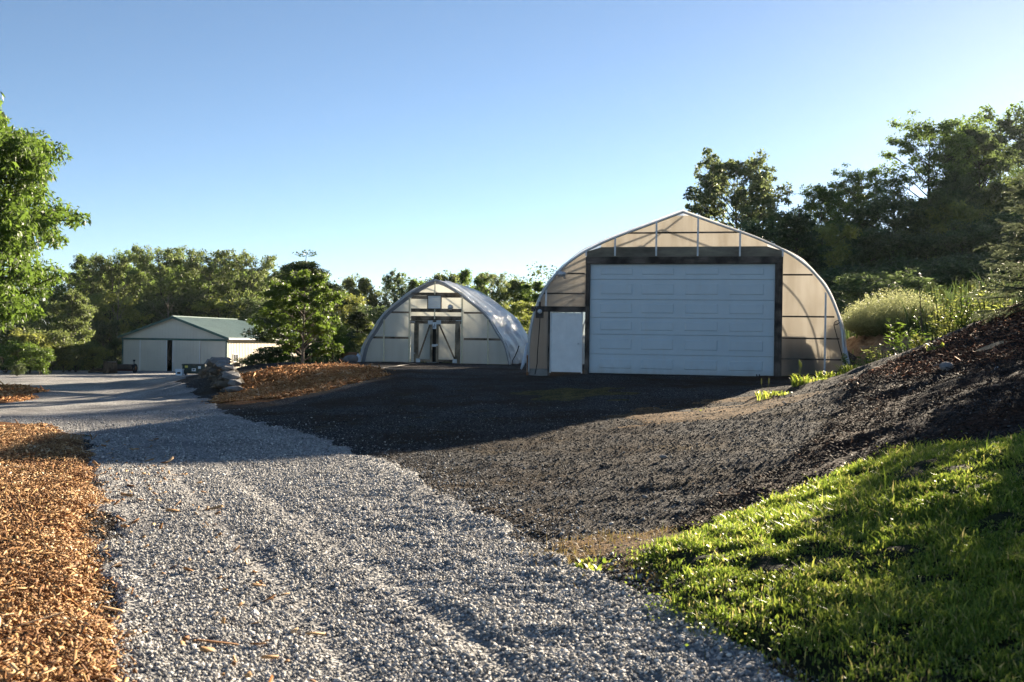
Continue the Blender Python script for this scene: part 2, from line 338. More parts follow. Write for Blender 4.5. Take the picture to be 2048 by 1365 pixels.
def zone_sdf(key, x, y):
    d = sdf(POLY[key], x, y); r = np.hypot(x, y)
    if key == 'driveway': d = d+(vnoise(x, y, 2.6, 24)-.5)*.22*np.clip(r/9, .5, 1.4)
    if key in ('soil_strip', 'brown_patch', 'moss_patch'): d = d+(vnoise(x, y, 1.2, 26)-.5)*1.0*np.clip(r/9, .4, 2.2)+(vnoise(x, y, 4, 27)-.5)*.5
    return d-(.10 if key == 'mulch_bed' else 0)+(vnoise(x, y, 1.7, 21)-.5)*.22+(vnoise(x, y, 5.5, 22)-.5)*.14*np.clip(r/12, .6, 1.5)+(vnoise(x, y, .5, 23)-.5)*.25
NR, NC = len(rr), len(th)
idx = np.arange(NR*NC).reshape(NR, NC)
ALLF = np.stack([idx[:-1, :-1], idx[:-1, 1:], idx[1:, 1:], idx[1:, :-1]], -1).reshape(-1, 4)
GRZ = GZ+rough(GX, GY)
ruts = lambda x, y: 0
def sheet(name, key, mat, top, slope=.35, kind='structure', bumpy=0.0):
    d = zone_sdf(key, GX, GY); off = np.clip(d*slope, -.10, top)
    if bumpy: off = off+np.where(d > 0, np.clip(d*2, 0, 1)*bumpy*(vnoise(GX, GY, 2.2, 31)+.6*vnoise(GX, GY, 6, 32)-.6), 0)
    keep = (d[ALLF] > -.25).any(1); F = ALLF[keep]; u, inv = np.unique(F, return_inverse=True)
    V = np.c_[GX, GY, GRZ+off][u]
    return tag(npmesh(name, V, inv.reshape(-1, 4), mat, smooth=True), kind=kind)
cap = np.r_[[[0, 0, gz(0, 0)]], np.c_[GX, GY, GRZ]]
yard = tag(npmesh('ground', np.c_[GX, GY, GRZ], ALLF, M['cinder'], smooth=True), kind='structure')
sheet('driveway', 'driveway', M['gravel'], .022)
sheet('mulch_ground', 'mulch_bed', M['mulch'], .035, .15, bumpy=.07)
sheet('mulch_mound_ground', 'mulch_mound', M['mulch'], .03, .12, bumpy=.04)
sheet('tree_ring_ground', 'tree_mulch', M['mulch'], .05)
sheet('soil_strip', 'soil_strip', M['brownsoil'], .010, .05)
sheet('brown_patch', 'brown_patch', M['brownsoil'], .010, .03)
sheet('moss_patch', 'moss_patch', M['mossy'], .010, .03)
sheet('lawn_ground', 'lawn', M['lawn'], .04, .2, bumpy=.07)
sheet('bank_ground', 'bank_mulch', M['darkmulch'], .05, bumpy=.06)
sheet('cut_bank_ground', 'cut_bank', M['earth'], .10, bumpy=.25)
sheet('meadow_ground', 'meadow', M['meadow'], .03)

# ------------------------------------------------------------------ scattered stuff
def scatter(keys, r0, r1, dens, edge=0.0, th0=-29, th1=29, seed=1, falloff=None):
    rng = np.random.default_rng(seed)
    A = .5*(r1**2-r0**2)*R_(th1-th0); n = int(A*dens)
    r = np.sqrt(rng.uniform(r0**2, r1**2, n)); t = rng.uniform(R_(th0), R_(th1), n); x = r*np.sin(t); y = r*np.cos(t)
    keep = rng.random(n) < (falloff(r) if falloff else 1)
    x, y = x[keep], y[keep]; d = zone_sdf(keys, x, y) if isinstance(keys, str) else keys(x, y)
    k = d > edge-rng.exponential(.5 if keys == 'driveway' else .06, len(d)); return x[k], y[k], d[k]
def rotmats(n, rng, tilt):
    a = rng.uniform(0, 2*np.pi, n); b = rng.normal(0, tilt, n); c = rng.normal(0, tilt, n)
    ca, sa, cb, sb, cc, s2 = np.cos(a), np.sin(a), np.cos(b), np.sin(b), np.cos(c), np.sin(c); o = np.zeros(n); i = np.ones(n)
    Rz = np.array([[ca, -sa, o], [sa, ca, o], [o, o, i]]).transpose(2, 0, 1)
    Rx = np.array([[i, o, o], [o, cb, -sb], [o, sb, cb]]).transpose(2, 0, 1)
    Ry = np.array([[cc, o, s2], [o, i, o], [-s2, o, cc]]).transpose(2, 0, 1)
    return Rz@Rx@Ry
_g = (1+5**.5)/2
ICO_V = np.array([(-1,_g,0),(1,_g,0),(-1,-_g,0),(1,-_g,0),(0,-1,_g),(0,1,_g),(0,-1,-_g),(0,1,-_g),(_g,0,-1),(_g,0,1),(-_g,0,-1),(-_g,0,1)])/math.hypot(1, _g)
ICO_F = np.array([(0,11,5),(0,5,1),(0,1,7),(0,7,10),(0,10,11),(1,5,9),(5,11,4),(11,10,2),(10,7,6),(7,1,8),(3,9,4),(3,4,2),(3,2,6),(3,6,8),(3,8,9),(4,9,5),(2,4,11),(6,2,10),(8,6,7),(9,8,1)])
BOX_V = np.array([(x, y, z) for z in (-1, 1) for x, y in ((-1, -1), (1, -1), (1, 1), (-1, 1))], float)
BOX_F = np.array([(0,3,2,1),(4,5,6,7),(0,1,5,4),(1,2,6,5),(2,3,7,6),(3,0,4,7)])
def place(name, x, y, z, BV, BF, S, tone, mat, tilt, seed, jitter=0.0):
    rng = np.random.default_rng(seed); n = len(x); Rm = rotmats(n, rng, tilt)
    V = np.repeat(BV[None], n, 0)
    if jitter: V = V*(1+rng.uniform(-jitter, jitter, (n, len(BV), 1)))
    V = V*S[:, None, :]; V = np.einsum('nij,nkj->nki', Rm, V)+np.stack([x, y, z], -1)[:, None, :]
    F = (BF[None]+(np.arange(n)*len(BV))[:, None, None]).reshape(-1, BF.shape[1])
    o = npmesh(name, V.reshape(-1, 3), F, mat, attrs={'tone': np.repeat(tone, len(BV))})
    return tag(o, kind='stuff')
def stones(name, key, r0, r1, dens, size, mat, seed, falloff=None, lift=.022, edge=0, th=(-29, 29)):
    rng = np.random.default_rng(seed+100)
    x, y, d = scatter(key, r0, r1, dens, edge, th[0], th[1], seed, falloff); n = len(x)
    if key == 'driveway':
        pr = np.clip(.12+1.7*vnoise(x, y, .55, 61)*(.5+vnoise(x, y, 2.2, 62)),   .30, 1)*np.clip(.25+d/.9, .25, 1)*(1-.86*np.exp(-(track_d(x, y)/.15)**2))
        k = rng.random(n) < pr; x, y, d = x[k], y[k], d[k]; n = len(x)
    s = size*np.clip(rng.lognormal(0, .32, n), .4, 2.0)*np.clip(1+np.hypot(x, y)/60, 1, 1.3)
    z = ground(x, y)+np.minimum(lift, np.maximum(d, -.008)*.35)+s*.22
    S = np.stack([s*rng.uniform(.8, 1.35, n), s*rng.uniform(.6, 1.0, n), s*rng.uniform(.45, .75, n)], -1)*.5
    return place(name, x, y, z, ICO_V, ICO_F, S, rng.beta(1.6, 1.9, n), mat, .6, seed, .34)
stones('driveway_gravel', 'driveway', 3.9, 24, 5200, .0160, M['stone_chip'], 3, lambda r: np.clip(1.25-r/13.0, .10, 1)*np.clip((25-r)/9, 0, 1))
def yard_d(x, y):
    d = -np.maximum.reduce([zone_sdf(k, x, y) for k in ('driveway', 'mulch_bed', 'lawn', 'bank_mulch')])
    return np.where((y < 29) & (x < 9.5), d, -1)
stones('yard_gravel', yard_d, 4.2, 26, 800, .0135, M['cinder_chip'], 5, lambda r: np.clip(1.3-r/20, .15, 1)*np.clip((27-r)/9, 0, 1), lift=0)
stones('yard_pebbles', yard_d, 4.2, 22, 16, .024, M['cinder_chip'], 25, lambda r: np.clip(1.3-r/20, .15, 1), lift=0)
stones('bank_gravel', 'bank_mulch', 6, 24, 300, .014, M['cinder_chip'], 6, lift=.05, th=(5, 33))
def chips(name, key, r0, r1, dens, L, mat, seed, lift=.05, th=(-32, -6), falloff=None):
    rng = np.random.default_rng(seed+50)
    x, y, d = scatter(key, r0, r1, dens, -.04, th[0], th[1], seed, falloff); n = len(x)
    far = np.clip(np.hypot(x, y)/14, 1, 2.2)
    l = L*rng.lognormal(0, .65, n)*far
    S = np.stack([l*.5, np.minimum(l*.5, L*rng.uniform(.12, .34, n)*far), L*rng.uniform(.03, .09, n)*far], -1)
    z = ground(x, y)+np.minimum(lift, np.maximum(d, -.05)*.35)+rng.uniform(0.002, .03, n)
    return place(name, x, y, z, BOX_V, BOX_F, S, np.clip(rng.beta(1.5, 1.6, n)*.8+.35*vnoise(x, y, 3.5, 71)-.05, 0, 1), mat, .45, seed, .25)
chips('mulch_chips', 'mulch_bed', 4.0, 19, 3400, .026, M['mulch_chip'], 8, .06, (-31, -8), lambda r: np.clip(1.4-r/12, .25, 1))
chips('mulch_chips', 'mulch_bed', 3, 19, 700, .045, M['mulch_chip'], 18, .06, (-70, -31), lambda r: np.clip(1.4-r/12, .25, 1))
chips('mound_mulch_chips', 'mulch_mound', 26, 40, 800, .027, M['mound_chip'], 9, .04, (-20, -6))
chips('bank_mulch_chips', 'bank_mulch', 6, 26, 700, .024, M['bark_chip'], 10, .07, (8, 34), lambda r: np.clip(1.3-r/28, .3, 1))
M['red_chip'] = mat_tone('red_bark_chip', [(0, (.05, .024, .016)), (.5, (.16, .075, .045)), (.9, (.32, .18, .11)), (1, (.52, .42, .33))], .85, .1)
chips('bank_top_chips', 'bank_top', 8, 26, 330, .034, M['red_chip'], 14, .07, (10, 34))
chips('tree_ring_chips', 'tree_mulch', 33, 48, 130, .045, M['mound_chip'], 12, .06, (-32, -22))
def stray_d(x, y): d = zone_sdf('mulch_bed', x, y); return np.where((d < 0) & (d > -1.1), .3+d*.25, -1)
chips('stray_chips', stray_d, 4.2, 16, 16, .045, M['mulch_chip'], 13, .02, (-31, -5))
def blades(name, x, y, z, h, w, tone, mat, seed, lean=.35):
    rng = np.random.default_rng(seed); n = len(x); a = rng.uniform(0, 2*np.pi, n)
    la = rng.uniform(0, 2*np.pi, n); lm = np.abs(rng.normal(0, lean, n))*h
    bx, by = np.cos(a)*w*.5, np.sin(a)*w*.5; lx, ly = np.cos(la)*lm, np.sin(la)*lm
    P = lambda f, k, hh: np.stack([x+bx*k+lx*f, y+by*k+ly*f, z+h*hh], -1)
    V = np.stack([P(0, -1, -.1), P(0, 1, -.1), P(.3, .85, .55), P(.3, -.85, .55), P(1, 0, .95)], 1).reshape(-1, 3)
    b = (np.arange(n)*5)[:, None, None]
    F = (np.array([(0, 1, 2), (0, 2, 3), (3, 2, 4)])[None]+b).reshape(-1, 3)
    return tag(npmesh(name, V, F, mat, attrs={'tone': np.repeat(tone, 5)}), kind='stuff')
def lawn(dens=13000, a0=3, a1=31, r0=3.7, r1=11.5, m=26000, wk=1.0):
    rng = np.random.default_rng(77)
    x, y, d = scatter('lawn', r0, r1, dens, -.10, a0, a1, 15, lambda r: np.clip(1.5-r/10, .35, 1)); n = len(x)
    cl = vnoise(x, y, 3.0, 41)*.6+vnoise(x, y, 8, 42)*.6
    g5 = vnoise(x, y, 14, 44); thin = rng.random(n) < np.clip(2.6*(cl-.42)+1.3*(g5-.45)+.42, .04, 1)*np.clip(.10+d*1.5+.5*(vnoise(x, y, 3, 45)-.5), .05, 1); x, y, d, cl = x[thin], y[thin], d[thin], cl[thin]; n = len(x)
    far = np.clip(np.hypot(x, y)/7, .8, 1.5)
    h = (.014+.026*np.clip(cl, 0, 1)**1.5)*rng.lognormal(0, .4, n)
    w = .0085*wk*far*rng.uniform(.5, 1.5, n)
    z = ground(x, y)+np.minimum(.05, np.maximum(d, -.05)*.35)+.012
    blades('lawn_grass', x, y, z, h, w, np.where(rng.random(n) < .07, rng.uniform(.9, 1, n), np.clip(rng.beta(2.2, 2.8, n)+(vnoise(x, y, 1.1, 43)-.5)*.4, 0, .86)), M['grass'], 78, .75)
    # clover-like low leaves between the blades
    k = rng.integers(0, n, m); x2 = x[k]+rng.normal(0, .03, m); y2 = y[k]+rng.normal(0, .03, m); s = rng.uniform(.006, .014, m)
    z2 = ground(x2, y2)+.05+rng.uniform(.0, .035, m)
    LV = np.array([(-1, 0, 0), (0, -.7, .15), (1, 0, 0), (0, .7, .15)])
    place('lawn_clover', x2, y2, z2, LV, np.array([(0, 1, 2, 3)]), np.repeat(s[:, None], 3, 1), rng.beta(2, 2.4, m), M['grass'], .45, 79)
lawn()
lawn(3600, 31, 75, 2.2, 11.5, 9000, 2.0)
def dry_grass():
    rng = np.random.default_rng(95); x, y, d = scatter('soil_strip', 4, 12, 900, 0, -2, 26, 96); n = len(x); k = rng.random(n) < np.clip(2.2*(vnoise(x, y, 2.2, 97)-.35), 0, 1); x, y = x[k], y[k]; n = len(x)
    blades('dry_grass', x, y, ground(x, y)+.008, .035*rng.lognormal(0, .4, n), .006*rng.uniform(.6, 1.5, n), rng.beta(2, 2, n), mat_tone('straw_blade', [(0, (.10, .07, .03)), (.6, (.26, .19, .08)), (1, (.22, .24, .05))], .6, .2, .3), 98, 1.1)
dry_grass()
def meadow_grass():
    rng = np.random.default_rng(90)
    x, y, d = scatter('meadow', 22, 75, 26, .1, 14, 34, 16, lambda r: np.clip(1.3-r/80, .3, 1)); n = len(x)
    z = ground(x, y); f = np.hypot(x, y)/40
    cl = vnoise(x, y, .3, 51)
    blades('meadow_grass', x, y, z, (.35+.5*cl)*rng.lognormal(0, .3, n), .05*f*rng.uniform(.5, 1.5, n), np.clip(rng.beta(2, 3, n)+(cl-.5)*.5, 0, 1), M['tallgrass'], 91, .45)
    x, y, d = scatter('meadow', 45, 130, 7, .1, -32, 3, 17); n = len(x); z = ground(x, y); f = np.hypot(x, y)/60
    blades('undergrowth', x, y, z, (.3+.6*vnoise(x, y, .25, 52))*rng.lognormal(0, .3, n), .11*f*rng.uniform(.5, 1.5, n), rng.beta(2, 2.4, n), M['tallgrass'], 92, .5)
meadow_grass()
# ------------------------------------------------------------------ building materials
def mk_build():
    def film(name, diff, trans, fac, rough, wr, clear):
        t = NT(name); v = t.coord((1, .35, 1)); n = t.noise(v, 2.2, 5, .6); n2 = t.noise(t.coord((1, 1, .5)), 9, 4)
        h = t.math('ADD', n, t.math('MULTIPLY', n2, .25)); nm = t.bump(h, wr, .12)
        c = t.ramp(n2, [(.35, tuple(x*.78 for x in diff)), (.65, diff)])
        p = t.princ(c, rough, .5, nm); tr = t.n('ShaderNodeBsdfTranslucent'); tr.inputs['Color'].default_value = (*trans, 1); t.l(nm, tr.inputs['Normal'])
        ms = t.n('ShaderNodeMixShader'); ms.inputs[0].default_value = fac; t.l(p.outputs[0], ms.inputs[1]); t.l(tr.outputs[0], ms.inputs[2])
        tp = t.n('ShaderNodeBsdfTransparent'); tp.inputs['Color'].default_value = (.95, .94, .92, 1)
        m2 = t.n('ShaderNodeMixShader'); m2.inputs[0].default_value = clear; t.l(ms.outputs[0], m2.inputs[1]); t.l(tp.outputs[0], m2.inputs[2]); return t.done(m2)
    M['film'] = film('greenhouse_film', (.78, .80, .82), (.92, .90, .86), .64, .32, .55, .28)
    M['film_white'] = film('silvery_film', (.78, .85, .95), (.84, .88, .92), .42, .17, 1.0, .25)
    def panel(name, diff, trans, fac, stain):
        t = NT(name); fl = t.n('ShaderNodeTexWave', wave_type='BANDS', bands_direction='X'); fl.inputs['Scale'].default_value = 9; fl.inputs['Distortion'].default_value = .6
        v = t.coord(); t.l(v, fl.inputs['Vector'])
        dr = t.noise(t.coord((1, 1, .16)), 2.6, 6, .6); n = t.noise(v, .8, 4)
        c = t.mix(t.ramp(dr, [(.42, (0, 0, 0)), (.72, (.7, .7, .7))]), trans, stain)
        c = t.mix(t.math('MULTIPLY', fl.outputs['Fac'], .14), c, tuple(x*.6 for x in trans))
        c = t.mix(t.ramp(n, [(.5, (0, 0, 0)), (.75, (.35, .35, .35))]), c, stain)
        p = t.princ(tuple(diff), .42, .3); tr = t.n('ShaderNodeBsdfTranslucent'); t.l(c, tr.inputs['Color'])
        ms = t.n('ShaderNodeMixShader'); ms.inputs[0].default_value = fac; t.l(p.outputs[0], ms.inputs[1]); t.l(tr.outputs[0], ms.inputs[2]); return t.done(ms)
    M['panel_warm'] = panel('yellowed_twinwall', (.45, .43, .40), (.63, .61, .57), .86, (.46, .425, .37))
    M['panel_pale'] = panel('pale_twinwall', (.70, .70, .64), (.96, .97, .92), .78, (.80, .80, .74))
    M['weathered'] = mat_wood('weathered_dark_wood', (.050, .042, .036), (.18, .148, .122))
    M['weathered_h'] = mat_wood('weathered_dark_board', (.050, .042, .036), (.18, .148, .122), (.12, 1, 1))
    M['brown_v'] = mat_wood('brown_post_wood', (.19, .15, .105), (.42, .34, .24))
    M['brown_h'] = mat_wood('brown_board_wood', (.15, .115, .082), (.36, .28, .20), (.12, 1, 1))
    t = NT('mildewed_board'); v = t.coord((.35, 1, 1)); n = t.noise(v, 2.2, 6, .65); n2 = t.noise(t.coord((.2, 1, 1)), 12, 4)
    c = t.ramp(n, [(.34, (.08, .072, .058)), (.52, (.20, .178, .135)), (.75, (.36, .32, .23))]); c = t.mix(.35, c, t.ramp(n2, [(.3, (.06, .05, .04)), (.7, (.22, .20, .15))]))
    M['mildew'] = t.done(t.princ(c, .9, .15))
    t = NT('door_paint_shade_blue'); v = t.coord(); n = t.noise(v, 1.3, 6, .6); n2 = t.noise(t.coord((1, 1, .2)), 5, 5)
    c = t.ramp(n, [(.3, (.46, .54, .58)), (.7, (.52, .60, .64))]); c = t.mix(t.ramp(n2, [(.55, (0, 0, 0)), (.8, (.3, .3, .3))]), c, (.50, .50, .47))  # white door paint tinted blue to stand in for skylit shade
    sx = t.n('ShaderNodeSeparateXYZ'); t.l(v, sx.inputs[0]); gr = t.ramp(t.math('ADD', sx.outputs[2], t.math('MULTIPLY', n2, .5)), [(.15, (.6, .6, .6)), (.55, (0, 0, 0))])
    c = t.mix(gr, c, (.33, .31, .27)); M['garage'] = t.done(t.princ(c, .45, .4))
    M['white'] = mat_plain('white_paint', (.74, .75, .74), .5, .3, .1, 3)
    M['galv'] = mat_plain('galvanised_steel', (.50, .52, .54), .45, .5, .2, 5, .35)
    M['cream_pole'] = mat_plain('cream_strip', (.66, .62, .45), .6, .3, .15, 4)
    M['black'] = mat_plain('black_rubber', (.02, .02, .02), .6, .3, .3, 8)
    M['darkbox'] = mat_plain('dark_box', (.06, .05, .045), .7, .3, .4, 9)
    M['rust'] = mat_plain('rusty_steel', (.22, .10, .045), .85, .2, .4, 12)
    M['concrete'] = mat_plain('grey_skirt', (.26, .25, .23), .9, .2, .25, 5)
    M['tan'] = mat_plain('tan_tarp', (.36, .24, .13), .8, .2, .35, 4)
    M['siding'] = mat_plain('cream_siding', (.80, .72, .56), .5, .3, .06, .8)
    M['siding_shaded'] = mat_plain('cream_siding_shaded', (.60, .56, .47), .5, .3, .07, .8)  # darker copy of the siding, shade of the front put into the colour
    M['green_trim'] = mat_plain('dark_green_trim', (.035, .10, .085), .45, .4, .15, 2)
    M['green_roof'] = mat_plain('green_steel_roof', (.42, .51, .45), .42, .4, .10, .5)
    M['glass'] = mat_plain('dark_window_glass', (.03, .035, .04), .08, .6, .2, 3)
    M['dumpster'] = mat_plain('dark_green_steel', (.014, .034, .026), .5, .4, .3, 4)
    M['label'] = mat_plain('white_sticker', (.70, .74, .76), .5, .3, .1, 8)
    M['yellow'] = mat_plain('yellow_sticker', (.65, .55, .10), .5, .3, .1, 8)
    M['tote'] = mat_plain('white_plastic', (.62, .68, .74), .5, .3, .12, 6)
    M['bark'] = mat_wood('tree_bark', (.045, .036, .028), (.15, .125, .10), (1, 1, .2), 22)
    M['bark_pale'] = mat_wood('pale_bark', (.16, .13, .105), (.34, .29, .235), (1, 1, .2), 16)
    M['logwood'] = mat_wood('log_wood', (.05, .036, .026), (.15, .11, .075), (1, 1, .15), 12)
    t = NT('field_stone'); v = t.coord(); n = t.noise(v, 3, 7, .65); n2 = t.noise(v, .9, 2)
    c = t.ramp(n, [(.3, (.035, .031, .026)), (.55, (.09, .078, .062)), (.78, (.25, .235, .21))]); c = t.mix(t.ramp(n2, [(.45, (0, 0, 0)), (.6, (.6, .6, .6))]), c, (.15, .115, .08))
    M['stone'] = t.done(t.princ(c, .9, .2, t.bump(n, .8, .06)))
    M['grey_stone'] = mat_plain('grey_rock', (.20, .195, .19), .9, .2, .4, 3, bump=.6)
    M['red_metal'] = mat_plain('rusty_red_paint', (.14, .045, .03), .7, .3, .4, 5)
mk_build()

# ------------------------------------------------------------------ a facade plane measured in the photograph
class Facade:
    def __init__(s, px, py, D, yaw):
        s.o = W(px, py, D); a = R_(yaw); s.a = a
        s.e1 = np.array([math.cos(a), -math.sin(a), 0]); s.e2 = np.array([math.sin(a), math.cos(a), 0])
    def __call__(s, px, py):
        d = ray(px, py); c = np.array([0, 0, CAMH]); t = ((s.o-c)@s.e2)/(d@s.e2); p = c+d*t-s.o
        return float(p@s.e1), float(p[2])
def arch(prof, k=1.0):
    r = [(x*k, z*k) for x, z in prof]; return r+[(-x, z) for x, z in r[::-1][1:]]
def smooth_arch(prof, n=7):
    # dense outline from right foot over the peak to the left foot
    P = np.array(prof); out = []
    for i in range(len(P)-1):
        p0 = P[max(i-1, 0)]; p1 = P[i]; p2 = P[i+1]; p3 = P[min(i+2, len(P)-1)]
        for t in np.linspace(0, 1, n, endpoint=False):
            out.append(.5*((2*p1)+(-p0+p2)*t+(2*p0-5*p1+4*p2-p3)*t*t+(-p0+3*p1-3*p2+p3)*t**3))
    out.append(P[-1]); out = [(max(float(a), 0), float(b)) for a, b in out]
    return out+[(-a, b) for a, b in out[::-1][1:]]
def arch_h(outline, x):
    best = 0
    for (x0, z0), (x1, z1) in zip(outline, outline[1:]):
        if min(x0, x1)-1e-6 <= x <= max(x0, x1)+1e-6 and abs(x1-x0) > 1e-6:
            best = max(best, z0+(z1-z0)*(x-x0)/(x1-x0))
    return best
def film_skin(name, outline, y0, y1, mat, parent, seed, sag=.06, front_wave=.10, ny=60, foot=0.0):
    O = np.array(outline); cx = np.array([0, O[:, 1].max()*.35]); n = len(O); V = []
    ys = np.linspace(y0, y1, ny)
    dirs = O-cx; dirs /= np.linalg.norm(dirs, axis=1)[:, None]
    for j, y in enumerate(ys):
        u = np.arange(n)/n*30
        wv = sag*(vnoise(u*.5, u*0+y*.9, 1.0, seed)-.5)+sag*.45*(vnoise(u*1.4, u*0+y*2.2, 1.0, seed+1)-.5)
        rib = .03*np.abs(np.sin(math.pi*(y-y0)/1.2))
        edge = (front_wave*(vnoise(u*.9, u*0, 1.0, seed+2)-.5)) if j == 0 else 0
        P = O+dirs*(wv-rib)[:, None]
        if foot: P[:, 1] += 0
        V.append(np.c_[P[:, 0], np.full(n, y)+edge, P[:, 1]])
    V = np.concatenate(V); ii = np.arange(ny*n).reshape(ny, n)
    Fc = np.stack([ii[:-1, :-1], ii[:-1, 1:], ii[1:, 1:], ii[1:, :-1]], -1).reshape(-1, 4)
    return npmesh(name, V, Fc, mat, parent, smooth=True)
def clip_rect(outline, x0, x1, z0, z1, inset=.05):
    # the part of a rectangle that lies under the arch, as an xz polygon
    n = 14; xs = np.linspace(x0, x1, n); top = [(x, min(z1, arch_h(outline, x)-inset)) for x in xs]
    if max(t[1] for t in top) <= z0+.02: return None
    xs_ = [(x, z) for x, z in top if z > z0+.01]
    return [(xs_[0][0], z0)]+xs_+[(xs_[-1][0], z0)]

# ------------------------------------------------------------------ large greenhouse with the garage door
FA = Facade(1365, 751.5, 30.9, 12.0)
A0 = thing('greenhouse', 'large arched greenhouse with white overhead garage door and yellowed end panels', 'greenhouse', tuple(FA.o), -FA.a)
def fA(cx, cy): return FA(1000+cx*.35156, 400+cy*.35156)
KA = abs(fA(1960, 985)[0]-fA(158, 985)[0])/2/5.2
xoff = (fA(1960, 985)[0]+fA(158, 985)[0])/2
PR = [(5.2,0),(5.2,.8),(5.1,1.66),(4.9,2.32),(4.6,2.93),(4.13,3.5),(3.6,3.93),(3.1,4.22),(2.3,4.58),(.87,5.1),(0,5.42)]
zk = fA(1040, 65)[1]/5.42
OA = smooth_arch([(x*KA, z*zk) for x, z in PR])
sh = lambda x: x-xoff
# everything of this building is built about the arch's own centre line
A0.location = tuple(FA.o+FA.e1*xoff)
def qA(cx, cy): x, z = fA(cx, cy); return sh(x), z
LEN_A = 23.0
film_skin('roof_film', [(x*1.006, z*1.006) for x, z in OA], -.14, LEN_A, M['film'], A0, 3, .07, .08, 90)
hp = MB(); hp.tube([(x*.994, -.06, z*.994) for x, z in OA], .042, 8); hp.build('end_hoop', M['galv'], A0, True)
inner = MB()
for k in range(1, 12):
    inner.tube([(x*.985, k*1.9, z*.985) for x, z in OA[::2]], .03, 6)
for f in (.25, .5, .75): pass
inner.tube([(0, .1, OA[len(OA)//2][1]*.97), (0, LEN_A-.1, OA[len(OA)//2][1]*.97)], .03, 6)
inner.build('hoop', M['galv'], A0, True)
gl, gt = qA(514, 362); gr_, gt2 = qA(1567, 362); gb = 0.0
postw = .16
jl = qA(486, 700)[0]; jr = qA(1604, 700)[0]; hz0 = gt; hz1 = qA(1000, 325)[1]; bz1 = qA(1000, 268)[1]; hl = qA(490, 340)[0]; hr = qA(1610, 340)[0]
# end wall panels (each opening is left free)
dl, dz = qA(290, 640); dr_, _ = qA(470, 640); beam0 = qA(300, 637)[1]; beam1 = qA(300, 607)[1]; bl = qA(195, 620)[0]; dfl = qA(274, 800)[0]
pw = MB()
def panel(m, out, x0, x1, z0, z1, y=.0, th=.012):
    p = clip_rect(out, x0, x1, z0, z1)
    if p: m.prism(p, y, y+th)
xm = OA[0][0]
panel(pw, OA, -xm+.02, jl, beam1, 5, .0); panel(pw, OA, -xm+.03, dfl, 0.12, beam0)
panel(pw, OA, jr, xm-.03, 0, 5); panel(pw, OA, jl, jr, bz1, 6)
pw.build('end_panel', M['panel_warm'], A0)
bk = MB(); bk.prism([(x*.99, z*.99) for x, z in OA], LEN_A-.05, LEN_A); bk.build('rear_panel', M['panel_warm'], A0)
b = MB(); b.prism(clip_rect(OA, hl+.02, hr-.02, hz1, bz1, .06), -.03, .02); b.build('header_board', M['mildew'], A0)
b = MB(); b.box(hl, hr, -.10, .06, hz0-.02, hz1); b.box(hl+.03, hr-.03, -.125, -.10, hz0-.02, hz0+.08); b.build('header_beam', M['weathered_h'], A0)
b = MB(); b.box(jl, gl, -.09, .07, -.1, hz0-.02); b.build('door_post', M['weathered'], A0)
b = MB(); b.box(gr_, jr, -.09, .07, -.1, hz0-.02); b.build('door_post', M['weathered'], A0)
# garage door of six sections
G = MB(); G.box(gl, gr_, .045, .06, 0, hz0-.02); gd = G.build('garage_door', M['garage'], A0)
ys = [362, 455, 571, 675, 772, 886, 1000]; zt = [hz0-.02]+[hz0*(1000-y)/(1000-362) for y in ys[1:-1]]+[0.02]
cols = [(.061, .235), (.288, .462), (.525, .70), (.762, .94)]
for i in range(6):
    z1, z0 = zt[i], zt[i+1]; s = MB(); s.bevbox(gl+.004, gr_-.004, .0, .045, z0+.004, z1-.004, .008); Hs = z1-z0
    for a_, b_ in cols:
        xa = gl+(gr_-gl)*a_; xb = gl+(gr_-gl)*b_
        za, zb = (z0+Hs*.27, z0+Hs*.77) if i else (z0+Hs*.32, z0+Hs*.72)
        s.bevbox(xa, xb, -.017, .0, za, zb, .016)
    s.build('door_section', M['garage'], gd)
sl_ = MB(); sl_.box(gl+.01, gr_-.01, -.004, .05, -.02, .018); sl_.build('rubber_seal', M['black'], gd)
hx, hzz = qA(1468, 1000)
for o1 in (-.05, .03): hd = MB(); hd.beam((hx+o1, -.03, hzz+.04), (hx+o1+.025, -.03, hzz-.035), .03, .02); hd.build('lift_handle', M['black'], gd)
# light-gauge studs, one child each
for cx_, c0, c1 in ((657, 205, 322), (890, 122, 322), (1125, 92, 322), (1364, 178, 324), (494, 278, 322), (1607, 288, 326), (263, 490, 608), (1845, 540, 1022)):
    x0, z1 = qA(cx_, c0); _, z0 = qA(cx_, c1); xb = qA(cx_, c1)[0]
    z1 = min(arch_h(OA, x0)-.02, z1+.06); m = MB(); y_ = -.16 if c1 < 330 else -.05
    m.beam((xb, y_, max(z0, -.05)), (xb, y_, z1), .052, .03); m.build('stud', M['galv'], A0)
